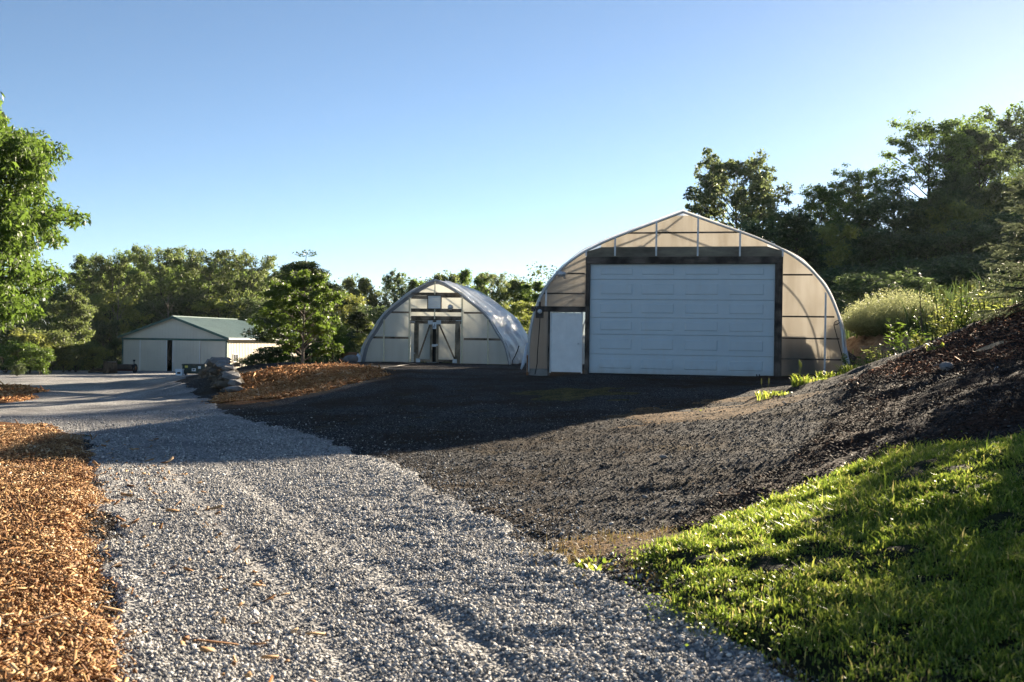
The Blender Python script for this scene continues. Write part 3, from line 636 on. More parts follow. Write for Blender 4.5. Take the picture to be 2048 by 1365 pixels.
# dark girts
for cx0, cx1, cy_ in ((715, 1362, 190), (385, 482, 420), (245, 482, 533), (1610, 1778, 427), (1606, 1902, 664), (1600, 1930, 787), (1596, 1940, 905)):
    xa, z = qA(cx0, cy_); xb = qA(cx1, cy_)[0]; m = MB(); m.box(xa, xb, -.035, -.004, z-.024, z+.024); m.build('girt', M['weathered_h'], A0)
m = MB(); m.box(-xm+.10, jl-.002, -.10, .02, beam0, beam1); m.build('side_beam', M['weathered_h'], A0)
m = MB(); m.box(dfl, dl-.012, -.07, .05, -.1, beam0); m.build('side_door_post', M['weathered'], A0)
D_ = MB(); D_.bevbox(dl+.02, dr_-.02, -.035, .01, .03, dz-.02, .006); dd = D_.build('side_door', M['white'], A0)
m = MB(); m.box(dl-.012, dl+.018, -.06, .03, 0, dz); m.box(dr_-.018, dr_+.012, -.06, .03, 0, dz); m.box(dl-.012, dr_+.012, -.06, .03, dz, dz+.03); m.build('door_frame', M['white'], dd)
kx, kz = qA(447, 818); m = MB(); m.lathe((kx, -.035, kz), [(.028, 0), (.012, -.004), (.012, -.035), (.027, -.042), (.028, -.06), (.012, -.068)], 12, 'y'); m.build('door_knob', M['galv'], dd)
m = MB()   # creases across the dented door skin
for pts in (((300, 850), (385, 800), (470, 850)), ((385, 800), (370, 645)), ((330, 830), (410, 775), (440, 790))):
    m.tube([(qA(*p)[0], -.036, qA(*p)[1]) for p in pts], .004, 5)
m.build('door_crease', M['white'], dd)
m = MB(); m.box(-xm+.03, dfl-.002, -.02, .03, -.25, .12); m.build('skirt_board', M['concrete'], A0)
m = MB(); m.box(-xm-.03, -xm+.028, -.10, -.02, -.25, .55); m.build('foot_post', M['rust'], A0)
ex, ez = qA(230, 640); m = MB(); m.bevbox(ex-.12, ex+.12, -.20, -.102, ez-.19, ez+.15, .012)
eb = m.build('electric_box', M['darkbox'], A0)
m = MB(); m.lathe((ex+.02, -.20, ez+.02), [(.07, 0), (.07, -.05), (.03, -.07)], 12, 'y'); m.build('socket_cover', M['galv'], eb)
m = MB(); m.tube([(ex+.01, -.15, ez+.15), (ex+.01, -.15, ez+.33)], .025, 8); m.build('conduit', M['black'], eb)
m = MB(); m.tube([(qA(x, y)[0], -.13-.05*i/5, qA(x, y)[1]) for i, (x, y) in enumerate(((232, 668), (229, 730), (224, 800), (218, 880), (217, 930), (205, 992)))], .016, 7); m.build('power_cable', M['black'], eb)
lx, lz = qA(357, 424); m = MB(); m.lathe((lx, -.2, lz), [(.02, -.14), (.085, -.13), (.09, .0), (.075, .03), (.06, .12), (.02, .13)], 14, 'x')
lm = m.build('wall_lamp', M['galv'], A0, True); m = MB(); m.tube([(lx+.07, -.2, lz-.05), (lx+.08, -.12, lz-.12), (lx+.08, 0, lz-.12)], .03, 8); m.build('lamp_bracket', M['galv'], lm)
m = MB(); pts = [(qA(x, y)[0], -.42, qA(x, y)[1]) for x, y in ((1962, 985), (1925, 840), (1890, 712), (1898, 694), (1915, 688), (1922, 700), (1908, 712), (1892, 714))]; m.tube(pts, .014, 7); m.build('roll_up_crank', M['black'], A0)
m = MB()   # gathered film hanging at the foot of the roof
for s_ in (-1, 1):
    m = MB(); m.tube([(s_*xm*1.0, -.16, .95), (s_*xm*1.012, -.19, .55), (s_*xm*1.025, -.22, .25), (s_*(xm*1.025+.06), -.2, .10)], [.03, .06, .055, .03], 8); m.build('film_roll', M['film_white'], A0, True)
# what stands inside and darkens the right-hand panels
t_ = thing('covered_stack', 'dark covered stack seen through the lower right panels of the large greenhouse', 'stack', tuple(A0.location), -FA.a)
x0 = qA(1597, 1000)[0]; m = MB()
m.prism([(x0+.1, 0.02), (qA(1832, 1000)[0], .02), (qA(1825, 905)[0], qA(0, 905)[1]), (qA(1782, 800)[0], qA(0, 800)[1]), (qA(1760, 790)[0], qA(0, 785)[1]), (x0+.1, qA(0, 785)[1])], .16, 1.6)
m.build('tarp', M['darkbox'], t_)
m = MB(); m.box(x0+.12, qA(1765, 760)[0], .35, 1.2, qA(0, 784)[1], qA(0, 740)[1]); m.build('crate', M['brown_h'], t_)

# ------------------------------------------------------------------ smaller greenhouse with the double doors
FB = Facade(872, 726.5, 50, 10.0)
def fB(cx, cy): return FB(680+cx*.19531, 520+cy*.19531)
xo = (fB(1768, 1040)[0]+fB(215, 1030)[0])/2
B0 = thing('greenhouse', 'smaller arched greenhouse with wooden double doors, louvre vent and silvery roof film', 'greenhouse', tuple(FB.o+FB.e1*xo), -FB.a)
def qB(cx, cy): x, z = fB(cx, cy); return x-xo, z
hw = (fB(1768, 1040)[0]-fB(215, 1030)[0])/2
PB = [(3.85,0),(3.8,.25),(3.58,1.0),(3.15,1.65),(2.75,2.3),(2.3,2.75),(1.3,3.5),(.5,4.0),(0,4.19)]
pk = qB(978, 196)[1]
OB = smooth_arch([(x*hw/3.85, z*pk/4.19) for x, z in PB], 6)
OBi = [(x*.955, z*.955) for x, z in OB]
LEN_B = 8.5
film_skin('roof_film', OB, -.42, LEN_B, M['film_white'], B0, 8, .16, .10, 60)
m = MB(); m.tube([(x*.985, -.40, z*.985) for x, z in OB], .035, 8); m.build('end_hoop', M['galv'], B0, True)
m = MB()
O1 = [(x*.99, z*.99) for x, z in OB]; O2 = [(x*.945, z*.945) for x, z in OB]
for (p, q, r, s) in zip(O1, O1[1:], O2[1:], O2): m.prism([p, q, r, s], -.05, -.005)
m.build('arch_band', mat_plain('grey_arch_band', (.27, .28, .29), .7, .3, .2, 4), B0)
cl0, ctop = qB(722, 620); cr0 = qB(1254, 620)[0]
m = MB()
panel(m, OBi, -hw*.95, cl0, 0, 6); panel(m, OBi, cr0, hw*.95, 0, 6); panel(m, OBi, cl0, cr0, ctop, 6)
m.build('end_panel', M['panel_pale'], B0)
m = MB(); m.prism([(x*.99, z*.99) for x, z in OB], LEN_B-.05, LEN_B); m.build('rear_panel', M['panel_pale'], B0)
m = MB()
for k in range(1, 6): m.tube([(x*.975, k*1.4, z*.975) for x, z in OB[::2]], .03, 6)
m.build('hoop', M['galv'], B0, True)
def barB(name, c0, c1, r0, r1, y0, y1, mat):
    xa, za = qB(c0, r1); xb, zb = qB(c1, r0); mm = MB(); mm.box(xa, xb, y0, y1, za, zb); return mm.build(name, mat, B0)
for c, r0, r1 in ((718, 330, 1042), (1256, 345, 1060), (457, 572, 1038), (1520, 590, 1072)):
    x, z1 = qB(c, r0); xb = qB(c, r1)[0]; z1 = min(z1, arch_h(OBi, x)); mm = MB(); mm.beam(((x+xb)/2, -.10, -.05), (x, -.10, z1), .062, .05); mm.build('stud', M['cream_pole'], B0)
for c, r0, r1 in ((980, 225, 358), (977, 505, 608)):
    x, z1 = qB(c, r0); z0 = qB(c, r1)[1]; mm = MB(); mm.beam((x, -.13, z0), (x, -.13, z1), .05, .04); mm.build('stud', M['cream_pole'], B0)
barB('cross_board', 733, 1248, 338, 366, -.05, -.008, M['brown_h']); barB('cross_board', 733, 895, 370, 400, -.045, -.008, M['brown_h']); barB('cross_board', 1045, 1248, 367, 388, -.045, -.008, M['brown_h'])
barB('cross_board', 730, 1248, 503, 534, -.06, -.008, M['brown_h']); barB('cross_board', 730, 1248, 580, 619, -.06, -.008, M['brown_h'])
for a_, b_, r in ((512, 706, 538), (312, 704, 797), (1268, 1470, 544), (1270, 1655, 814)): barB('girt', a_, b_, r-8, r+8, -.04, -.006, M['brown_h'])
vx0, vz1 = qB(905, 368); vx1, vz0 = qB(1035, 500); m = MB()
m.box(vx0-.03, vx1+.03, -.10, -.005, vz0-.03, vz0); m.box(vx0-.03, vx1+.03, -.10, -.005, vz1, vz1+.03); m.box(vx0-.03, vx0, -.10, -.005, vz0, vz1); m.box(vx1, vx1+.03, -.10, -.005, vz0, vz1)
vent = m.build('louvre_vent', M['weathered'], B0); m = MB()
for k in range(6):
    za = vz0+(vz1-vz0)*k/6; zb = vz0+(vz1-vz0)*(k+1)/6
    m.add([(vx0, -.085, za+.005), (vx1, -.085, za+.005), (vx1, -.03, zb+.01), (vx0, -.03, zb+.01), (vx0, -.075, za), (vx1, -.075, za), (vx1, -.02, zb), (vx0, -.02, zb)],
          [(0, 1, 2, 3), (4, 7, 6, 5), (0, 4, 5, 1), (1, 5, 6, 2), (2, 6, 7, 3), (3, 7, 4, 0)])
m.build('louvre_slats', M['white'], vent)
dx, dzz = qB(1142, 487); m = MB(); m.lathe((dx, -.22, dzz), [(.02, -.12), (.10, -.11), (.145, -.02), (.13, .07), (.06, .13), (.03, .15)], 16, 'y'); m.build('wall_lamp', M['galv'], B0, True)
# door frame posts and leaves
for a_, b_ in ((705, 728), (1246, 1268)): pass
m = MB(); xa = qB(727, 700)[0]; xb = qB(762, 700)[0]; m.box(xa, xb, -.02, -.008, 0, ctop); m.build('fixed_panel', M['panel_pale'], B0)
m = MB(); xa = qB(1202, 700)[0]; xb = qB(1246, 700)[0]; m.box(xa, xb, -.02, -.008, 0, ctop); m.build('fixed_panel', M['panel_pale'], B0)
for a_, b_ in ((763, 786), (1205, 1232)):
    xa = qB(a_, 800)[0]; xb = qB(b_, 800)[0]; m = MB(); m.box(xa, xb, -.10, -.022, -.05, ctop); m.build('door_post', M['brown_v'], B0)
def leaf(c0, c1, top_side):
    xa = qB(c0, 800)[0]; xb = qB(c1, 800)[0]; z1 = qB((c0+c1)/2, 627)[1]; z0 = .06; w = .12
    m = MB(); m.box(xa+w, xb-w, -.035, -.022, z0+w, z1-w*.6); d = m.build('door_leaf', M['panel_pale'], B0)
    for xa_ in (xa, xb-w): m = MB(); m.box(xa_, xa_+w, -.075, -.015, z0, z1); m.build('stile', M['brown_v'], d)
    for za_, zb_ in ((z0, z0+w), (z1-w*.6, z1)): m = MB(); m.box(xa+w, xb-w, -.07, -.015, za_, zb_); m.build('rail', M['brown_h'], d)
    m = MB(); p, q = ((xb-w, z1-w), (xa+w*.9, z0+w)) if top_side == 'r' else ((xa+w, z1-w), (xb-w*.9, z0+w)); m.beam((p[0], -.052, p[1]), (q[0], -.052, q[1]), .075, .03); m.build('brace', M['brown_h'], d)
    for (cx_, cz_) in ((p[0], p[1]+.05), (q[0], q[1]-.07)): m = MB(); m.box(cx_-.12, cx_+.12, -.082, -.0755, cz_-.1, cz_+.1); m.build('corner_plate', M['galv'], d)
    return d
m = MB(); m.box(cl0, cr0, -.055, -.023, ctop-.16, ctop); m.build('door_lintel', M['brown_h'], B0)
L1 = leaf(784, 950, 'r'); L2 = leaf(988, 1205, 'l')
kx, kz = qB(1000, 872); m = MB(); m.lathe((kx, -.075, kz), [(.04, 0), (.03, -.05), (.05, -.07)], 10, 'y'); m.build('door_knob', M['galv'], L2)
xa, zb = qB(945, 865); xb, za = qB(990, 890); m = MB(); m.box(xa, xb, -.095, -.08, za, zb); m.build('latch_board', M['galv'], B0)
xa, zb = qB(946, 640); xb, za = qB(990, 708); m = MB(); m.box(xa, xb, -.06, -.055, za, zb); nb = m.build('notice_sheet', M['label'], B0)
m = MB(); m.tube([(xa+.06, -.064, za+.06), ((xa+xb)/2, -.064, za+.2), (xb-.06, -.064, zb-.06)], .012, 5); m.tube([(xb-.1, -.064, za+.05), (xb-.07, -.064, za+.2)], .012, 5); m.build('cord', M['black'], nb)
for c, r in ((745, 637), (747, 955), (1222, 625)):
    x, z = qB(c, r); m = MB(); m.box(x-.15, x+.15, -.128, -.118, z-.014, z+.014); m.build('strap_hinge', M['white'], B0)
m = MB(); xa = qB(900, 0)[0]; xb = qB(1040, 0)[0]; m.box(xa, xb, .35, .40, 0, ctop); m.build('gap_darkener', M['black'], B0)  # added dark sheet, keeps the rear-wall glow out of the door gap
m = MB(); xa = qB(940, 0)[0]; xb = qB(1010, 0)[0]; m.box(xa-.1, xb+.1, -.35, -.03, -.12, .055); m.build('door_step', M['concrete'], B0)
m = MB(); m.tube([(x-.0, -.5, z) for x, z in (qB(1850, 880), qB(1835, 930), qB(1808, 990), qB(1785, 1030), qB(1780, 1085))], .022, 7); m.build('drain_hose', M['black'], B0)

# ------------------------------------------------------------------ barn
a = R_(13.5); BD = 94.0
corner = W(452, 743.5, BD); corner[2] = CAMH-3.40
e1 = np.array([math.cos(a), -math.sin(a), 0]); e2 = np.array([math.sin(a), math.cos(a), 0])
BWD, BL, EH, RH = 11.1, 18.6, 3.42, 5.28
C0 = thing('barn', 'low cream steel barn with green roof and partly open sliding doors', 'barn', tuple(corner-e1*BWD/2), -a)
hwb = BWD/2
m = MB(); gp = qd = None
gx = .2  # half width of the open gap (in metres from its own centre)
def bx_(cx): return (cx-215)/(985-215)*BWD-hwb
g0, g1 = bx_(552), bx_(597); dA, dB = bx_(352), bx_(796)
m.prism([(-hwb, EH-.42), (hwb, EH-.42), (hwb, EH-.1), (0, RH-.12), (-hwb, EH-.1)], 0, .08)
m.box(-hwb, dA+.3, 0, .08, -.15, EH-.42); m.box(dB-.3, hwb, 0, .08, -.15, EH-.42)
for k in range(int(BWD/.30)+1):
    x = -hwb+.02+k*.30; top = RH-.14-(RH-EH)*abs(x)/hwb
    if x > hwb-.05: break
    m.box(x, x+.10, -.022, 0, EH-.40, top)
    if x < dA-.05 or x > dB+.05: m.box(x, x+.10, -.022, 0, -.1, EH-.44)
m.build('front_wall', M['siding_shaded'], C0)
m = MB(); m.box(hwb-.08, hwb, .085, BL, -.3, EH-.1)
for k in range(int(BL/.30)): m.box(hwb, hwb+.024, .12+k*.30, .22+k*.30, -.3, EH-.12)
m.build('side_wall', M['siding'], C0)
m = MB(); m.box(-hwb, -hwb+.08, .085, BL, -.3, EH-.1); m.prism([(-hwb, -.3), (hwb, -.3), (hwb, EH-.1), (0, RH-.12), (-hwb, EH-.1)], BL, BL+.08); m.build('rear_wall', M['siding'], C0)
m = MB(); ov = .38; zs = (RH-EH)/hwb
for s_ in (-1, 1):
    m.add([(0, -.30, RH), (s_*(hwb+ov), -.30, EH-ov*zs), (s_*(hwb+ov), BL+.3, EH-ov*zs), (0, BL+.3, RH), (0, -.30, RH-.06), (s_*(hwb+ov), -.30, EH-ov*zs-.06), (s_*(hwb+ov), BL+.3, EH-ov*zs-.06), (0, BL+.3, RH-.06)],
          [(0, 1, 2, 3), (4, 7, 6, 5), (0, 4, 5, 1), (1, 5, 6, 2), (2, 6, 7, 3), (3, 7, 4, 0)])
    for k in range(int(BL/.3)):
        y = -.2+k*.3; m.add([(0, y, RH), (s_*(hwb+ov), y, EH-ov*zs), (s_*(hwb+ov), y+.04, EH-ov*zs), (0, y+.04, RH), (0, y, RH+.03), (s_*(hwb+ov), y, EH-ov*zs+.03), (s_*(hwb+ov), y+.04, EH-ov*zs+.03), (0, y+.04, RH+.03)],
                            [(0, 3, 2, 1), (4, 5, 6, 7), (0, 1, 5, 4), (1, 2, 6, 5), (2, 3, 7, 6), (3, 0, 4, 7)])
roof = m.build('roof', M['green_roof'], C0)
m = MB(); m.prism([(-.18, RH-.02), (.18, RH-.02), (0, RH+.07)], -.31, BL+.31); m.build('ridge_cap', M['green_roof'], roof)
m = MB()
for s_ in (-1, 1): m.beam((0, -.325, RH-.10), (s_*(hwb+ov), -.325, EH-ov*zs-.10), .22, .045)
m.build('verge_trim', M['green_trim'], C0)
m = MB(); m.box(hwb+ov+.002, hwb+ov+.07, -.3, BL+.3, EH-ov*zs-.16, EH-ov*zs-.02); m.build('gutter', M['white'], C0)
m = MB(); m.box(hwb+.03, hwb+ov, -.25, BL+.3, EH-ov*zs-.17, EH-ov*zs-.13); m.build('soffit', mat_plain('brown_soffit', (.30, .20, .10), .6, .3, .1, 3), C0)
m = MB(); m.box(-hwb-.1, hwb+.1, -.14, -.024, EH-.44, EH-.25); m.build('door_track', M['green_trim'], C0)
for x0_, x1_ in ((-hwb-.06, -hwb+.09), (hwb-.06, hwb+.09)):
    m = MB(); m.box(x0_, x1_, -.035, .12, -.2, EH-.45); m.build('corner_trim', M['green_trim'], C0)
for x0_, x1_, nm in ((dA, g0, 'a'), (g1, dB, 'b')):
    m = MB(); m.box(x0_, x1_, -.10, -.06, .02, EH-.43)
    n_r = int((x1_-x0_)/.30)
    for k in range(1, n_r+1):
        x = x0_+k*.30
        if x < x1_-.08: m.box(x, x+.10, -.125, -.10, .05, EH-.44)
    d_ = m.build('sliding_door', M['siding_shaded'], C0)
    for xe in (x0_, x1_): m = MB(); m.box(xe-.035, xe+.035, -.125, -.055, .02, EH-.44); m.build('edge_trim', M['white'], d_)
for yk in (1.7, 5.2, 9.4, 13.5):
    m = MB(); z0, z1, y0_, y1_ = .98, 1.78, yk-.45, yk+.45; X = hwb+.025
    m.box(X, X+.05, y0_, y1_, z0, z0+.07); m.box(X, X+.05, y0_, y1_, z1-.07, z1); m.box(X, X+.05, y0_, y0_+.07, z0+.07, z1-.07); m.box(X, X+.05, y1_-.07, y1_, z0+.07, z1-.07); m.box(X, X+.04, yk-.03, yk+.03, z0+.07, z1-.07)
    wn = m.build('window', M['white'], C0); m = MB(); m.box(X-.02, X+.015, y0_+.07, y1_-.07, z0+.07, z1-.07); m.build('pane', M['glass'], wn)
m = MB(); m.bevbox(hwb+.06, hwb+.65, 1.45, 2.0, .55, .95, .03); m.build('window_unit', M['darkbox'], C0)

# ------------------------------------------------------------------ things in front of the barn
def on_ground(px, D, dz=0.0):
    x = ray(px, 700)[0]*D; return (x, D, gz(x, D)+dz)
def solve_ground(px, D): return on_ground(px, D)
p = on_ground(393.5, 79); t_ = thing('dumpster', 'dark green dumpster with white and yellow stickers by the barn doors', 'dumpster', p, -R_(6))
w_ = 23*79/F_PX; h_ = .80
m = MB(); m.prism([(-w_, .14), (w_, .14), (w_*1.02, h_), (-w_*1.02, h_)], -.55, .55); m.build('body', M['dumpster'], t_)
m = MB(); m.box(-w_*1.06, w_*1.06, -.60, .60, h_, h_+.07); m.build('rim', M['dumpster'], t_)
m = MB(); m.box(-w_*1.03, -.02, -.58, .60, h_+.072, h_+.11); m.box(.02, w_*1.03, -.58, .60, h_+.072, h_+.11); m.build('lid', M['black'], t_)
for sx in (-1, 1):
    m = MB(); m.box(sx*w_*1.02-.06, sx*w_*1.02+.06, -.42, .42, .40, .54); m.build('fork_pocket', M['dumpster'], t_)
    m = MB(); m.lathe((sx*w_*.8, -.4, .08), [(.05, -.03), (.08, -.02), (.08, .02), (.05, .03)], 10, 'x'); m.build('caster', M['black'], t_)
for x, z, wd, hh, mt in ((-.70, .62, .24, .17, 'yellow'), (-.13, .36, .32, .22, 'label'), (.38, .56, .22, .20, 'label'), (.66, .36, .20, .10, 'label')):
    m = MB(); m.box(x*w_/.91, x*w_/.91+wd, -.570, -.556, z, z+hh); st = m.build('sticker', M[mt], t_)
m = MB(); m.box(-.07, .05, -.574, -.5705, .42, .54); m.box(.08, .13, -.574, -.5705, .44, .54); m.build('sticker_print', M['glass'], t_)
p = on_ground(360, 78); t_ = thing('plastic_tote', 'white plastic tote with a dark printed patch, left of the green dumpster', 'tote', p)
m = MB(); m.prism([(-.24, .0), (.24, .0), (.27, .46), (-.27, .46)], -.2, .2); m.build('bin', M['tote'], t_); m = MB(); m.bevbox(-.29, .29, -.23, .22, .46, .53, .015); m.build('lid', M['tote'], t_)
m = MB(); m.box(-.13, .13, -.206, -.201, .14, .30); m.build('printed_patch', M['darkbox'], t_)
p = on_ground(371.5, 79.5); t_ = thing('bucket', 'pale bucket between the white tote and the green dumpster', 'bucket', p)
m = MB(); m.lathe((0, 0, 0), [(.13, 0), (.16, .38), (.17, .40), (.15, .40)], 14); m.build('pail', M['tote'], t_)
m = MB(); m.tube([(.16*math.cos(q), 0, .38-.13*math.sin(q)) for q in np.linspace(0, math.pi, 9)], .008, 5); m.build('handle', M['galv'], t_)
p = on_ground(222.5, 87); t_ = thing('log_round', 'huge upright dark log round left of the barn door', 'log', p)
rng = np.random.default_rng(5); prof = []
m = MB(); n = 22; vs = []; fs = []
rad = [.56*(1+.10*math.sin(3*k)+.05*rng.normal()) for k in range(n)]
zz = [-.1, .15, .6, 1.0]; ff = [1.12, 1.0, .96, .97]
for z, f in zip(zz, ff):
    for k in range(n): q = 2*math.pi*k/n; vs.append((rad[k]*f*math.cos(q), rad[k]*f*math.sin(q), z+(.06*math.sin(2*q) if z == 1.0 else 0)))
for i in range(3):
    for k in range(n): fs.append((i*n+k, i*n+(k+1) % n, (i+1)*n+(k+1) % n, (i+1)*n+k))
fs.append(tuple(range(3*n, 4*n))); m.add(vs, fs); m.build('bark_shell', M['logwood'], t_)
m = MB(); m.lathe((0, 0, .99), [(.45, 0), (.42, .05), (.2, .07)], 16); m.build('cut_face', M['bark_pale'], t_)
p = on_ground(256, 89); t_ = thing('splitter', 'rusty dark trailer bed with an upright wheel, parked against the barn', 'trailer', p, R_(-4))
m = MB(); m.bevbox(-.85, .55, -.35, .35, .30, .78, .03); m.build('bed', M['darkbox'], t_)
m = MB(); m.beam((-.95, 0, .24), (.7, 0, .24), .12, .5); m.tube([(-.9, 0, .25), (-1.35, 0, .12)], .05, 7); m.build('frame_rail', M['red_metal'], t_)
m = MB(); m.lathe((.66, 0, .42), [(.2, -.08), (.40, -.08), (.43, 0), (.40, .08), (.2, .08)], 18, 'x'); wh = m.build('wheel', M['black'], t_); m = MB(); m.lathe((.66, 0, .42), [(.05, -.1), (.19, -.085), (.19, .085), (.05, .1)], 14, 'x'); m.build('hub', M['rust'], wh)
m = MB(); m.tube([(.62, -.1, .75), (.62, -.1, 1.12)], .04, 7); m.bevbox(.54, .70, -.18, -.02, 1.05, 1.2, .02); m.build('jack_post', M['black'], t_)
p = on_ground(201, 88); t_ = thing('log_pile', 'low heap of dark cut limbs beside the upright log round', 'logs', p)
m = MB(); rr_ = random.Random(3)
for k in range(9):
    q = rr_.uniform(-.4, .4); x = rr_.uniform(-.5, .4); z = .09+.12*(k//4); m.tube([(x-.5*math.cos(q), rr_.uniform(-.3, .3), z), (x+.5*math.cos(q), rr_.uniform(-.3, .3), z+.06)], [.09, .07], 8)
m.build('cut_limb', M['logwood'], t_)

# ------------------------------------------------------------------ dry-stone wall at the end of the mound
def rock(m, c, s, rng, flat=.6):
    V = ICO_V*(1+rng.uniform(-.2, .2, (12, 1))); a = rng.uniform(0, 6.28); Rr = np.array([[math.cos(a), -math.sin(a), 0], [math.sin(a), math.cos(a), 0], [0, 0, 1]])
    V = V*np.array(s)*np.array([1, 1, 1]); V = V@Rr.T+np.array(c); m.add(V.tolist(), ICO_F.tolist())
def slab(m, c, L, d, h, ang, rng):
    vs = []
    for z in (-.5, .5):
        n = 7
        for k in range(n):
            q = 2*math.pi*k/n+rng.uniform(-.25, .25); vx = L*.55*math.copysign(abs(math.cos(q))**.6, math.cos(q))*rng.uniform(.85, 1.08); vy = d*.55*math.copysign(abs(math.sin(q))**.6, math.sin(q))*rng.uniform(.85, 1.08)
            x = vx*math.cos(ang)-vy*math.sin(ang); y = vx*math.sin(ang)+vy*math.cos(ang); vs.append((c[0]+x, c[1]+y, c[2]+z*h*rng.uniform(.8, 1.1)))
    n = 7; m.add(vs, [tuple(range(n))[::-1], tuple(range(n, 2*n))]+[(k, (k+1) % n, (k+1) % n+n, k+n) for k in range(n)])
def wallrock(m, c, L, d, h, ang, rng):
    V = ICO_V*(1+rng.uniform(-.16, .16, (12, 1))); V = np.sign(V)*np.abs(V)**.75; V = V*np.array([L*.58, d*.55, h*.62])
    t = rng.normal(0, .14); ca, sa = math.cos(t), math.sin(t); V = V@np.array([[ca, 0, sa], [0, 1, 0], [-sa, 0, ca]]).T
    ca, sa = math.cos(ang), math.sin(ang); V = V@np.array([[ca, -sa, 0], [sa, ca, 0], [0, 0, 1]]).T+np.array(c); m.add(V.tolist(), ICO_F.tolist())
wp0 = W(466, 808, 29.0); wp1 = W(441, 800, 31.2); wp2 = W(411, 778, 36.5)
WALL = thing('stone_wall', 'rough dry-stone retaining wall holding up the left end of the mulch mound', 'wall', (wp1[0], wp1[1], gz(wp1[0], wp1[1])))
rng = np.random.default_rng(4); m = MB(); cpst = MB()
segs = [(wp0, wp1, .22, .62), (wp1, wp2, .72, .66)]
for A_, B_, h0, h1 in segs:
    Ls = math.hypot(B_[0]-A_[0], B_[1]-A_[1]); ang = math.atan2(B_[1]-A_[1], B_[0]-A_[0]); pos = 0
    for course in range(8):
        pos = rng.uniform(-.2, .1)
        while pos < Ls:
            L = rng.uniform(.28, .75); f = min(1, max(0, (pos+L/2)/Ls)); hh = h0+(h1-h0)*f; z = course*.155
            if z < hh:
                x = A_[0]+(B_[0]-A_[0])*f; y = A_[1]+(B_[1]-A_[1])*f; g = min(gz(x-.25, y-.2), gz(x, y))-.05
                inn = .06*course; nx, ny = -math.sin(ang), math.cos(ang); sgn = 1 if nx > 0 else -1
                mm = cpst if z+.155 >= hh else m
                wallrock(mm, (x-WALL.location[0]+nx*sgn*inn*.9+rng.normal(0, .07), y-WALL.location[1]+ny*sgn*inn*.9+rng.normal(0, .06), g-WALL.location[2]+z+.06+rng.normal(0, .02)), L, rng.uniform(.4, .6), rng.uniform(.12, .24), ang+rng.normal(0, .3), rng)
            pos += L*.95
m.build('stone_courses', M['stone'], WALL); cpst.build('capstones', M['grey_stone'], WALL)
rub = [(704, 715, 49, .55, 'rounded grey boulder lying left of the smaller greenhouse', 'grey_stone'), (690, 716, 50, .42, 'small brown rock next to the grey boulder by the smaller greenhouse', 'stone')]
for px, py, D, s, lab, mt in rub:
    p = on_ground(px, D, s*.25); m = MB(); rock(m, (0, 0, 0), (s, s*.7, s*.5), rng); o = m.build('boulder', M[mt]); o.location = p; tag(o, lab, 'rock')
    sb = o.modifiers.new('sub', 'SUBSURF'); sb.levels = sb.render_levels = 2
p = on_ground(716.5, 49.2); t_ = thing('canister', 'white plastic canister standing against the left foot of the smaller greenhouse', 'canister', p)
m = MB(); m.lathe((0, 0, 0), [(.12, 0), (.14, .04), (.14, .30), (.06, .38), (.05, .44)], 12); m.build('shell', M['tote'], t_); m = MB(); m.lathe((0, 0, .44), [(.055, 0), (.055, .05)], 10); m.build('cap', M['black'], t_)
p = on_ground(700, 52); t_ = thing('barrel', 'rusty brown barrel lying behind the grey boulder', 'barrel', p, .5)
m = MB(); m.lathe((0, 0, .29), [(.05, -.45), (.27, -.45), (.29, -.2), (.29, .2), (.27, .45), (.05, .45)], 16, 'x'); m.build('drum', M['rust'], t_); m = MB(); m.lathe((0, 0, .29), [(.29, -.17), (.305, -.15), (.305, -.13), (.29, -.11)], 16, 'x'); m.build('hoop', M['rust'], t_)
# a thin hose trailing over the yard in front of the smaller greenhouse
m = MB(); m.tube([tuple([x, y, gz(x, y)+.02]) for x, y in [(hit(px, py)) for px, py in ((735, 734), (760, 737), (790, 734), (825, 729), (838, 727.5))]], .018, 6)
tag(m.build('garden_hose', M['darkbox']), 'thin dark hose trailing along the yard before the smaller greenhouse', 'hose')
# loose stones on the bank
for px, py, s, lab, mt in ((1892, 752, .20, 'flat pale grey stone lying halfway up the dark bank', 'grey_stone'), (1995, 745, .07, 'small white stone on the dark bank below the spruce', 'label'), (1327, 919, .07, 'lone grey cobble on the dark yard beyond the lawn edge', 'grey_stone'), (1290, 995, .05, 'small grey cobble near the left tip of the lawn', 'grey_stone')):
    x, y = hit(px, py); m = MB(); rock(m, (0, 0, 0), (s, s*.7, s*.5), rng); o = m.build('cobble', M[mt]); o.location = (x, y, gz(x, y)+s*.22+.03); tag(o, lab, 'stone')
    sb = o.modifiers.new('sub', 'SUBSURF'); sb.levels = sb.render_levels = 1
x, y = hit(1985, 708); m = MB(); V = []
rngb = np.random.default_rng(9); slab(m, (0, 0, 0), .62, .20, .07, .35, rngb); o = m.build('bark_slab', M['tan']); o.location = (x, y, gz(x, y)+.09); o.rotation_euler = (.1, -.25, .1); tag(o, 'long tan slab of bark lying on the bank below the spruce', 'bark')
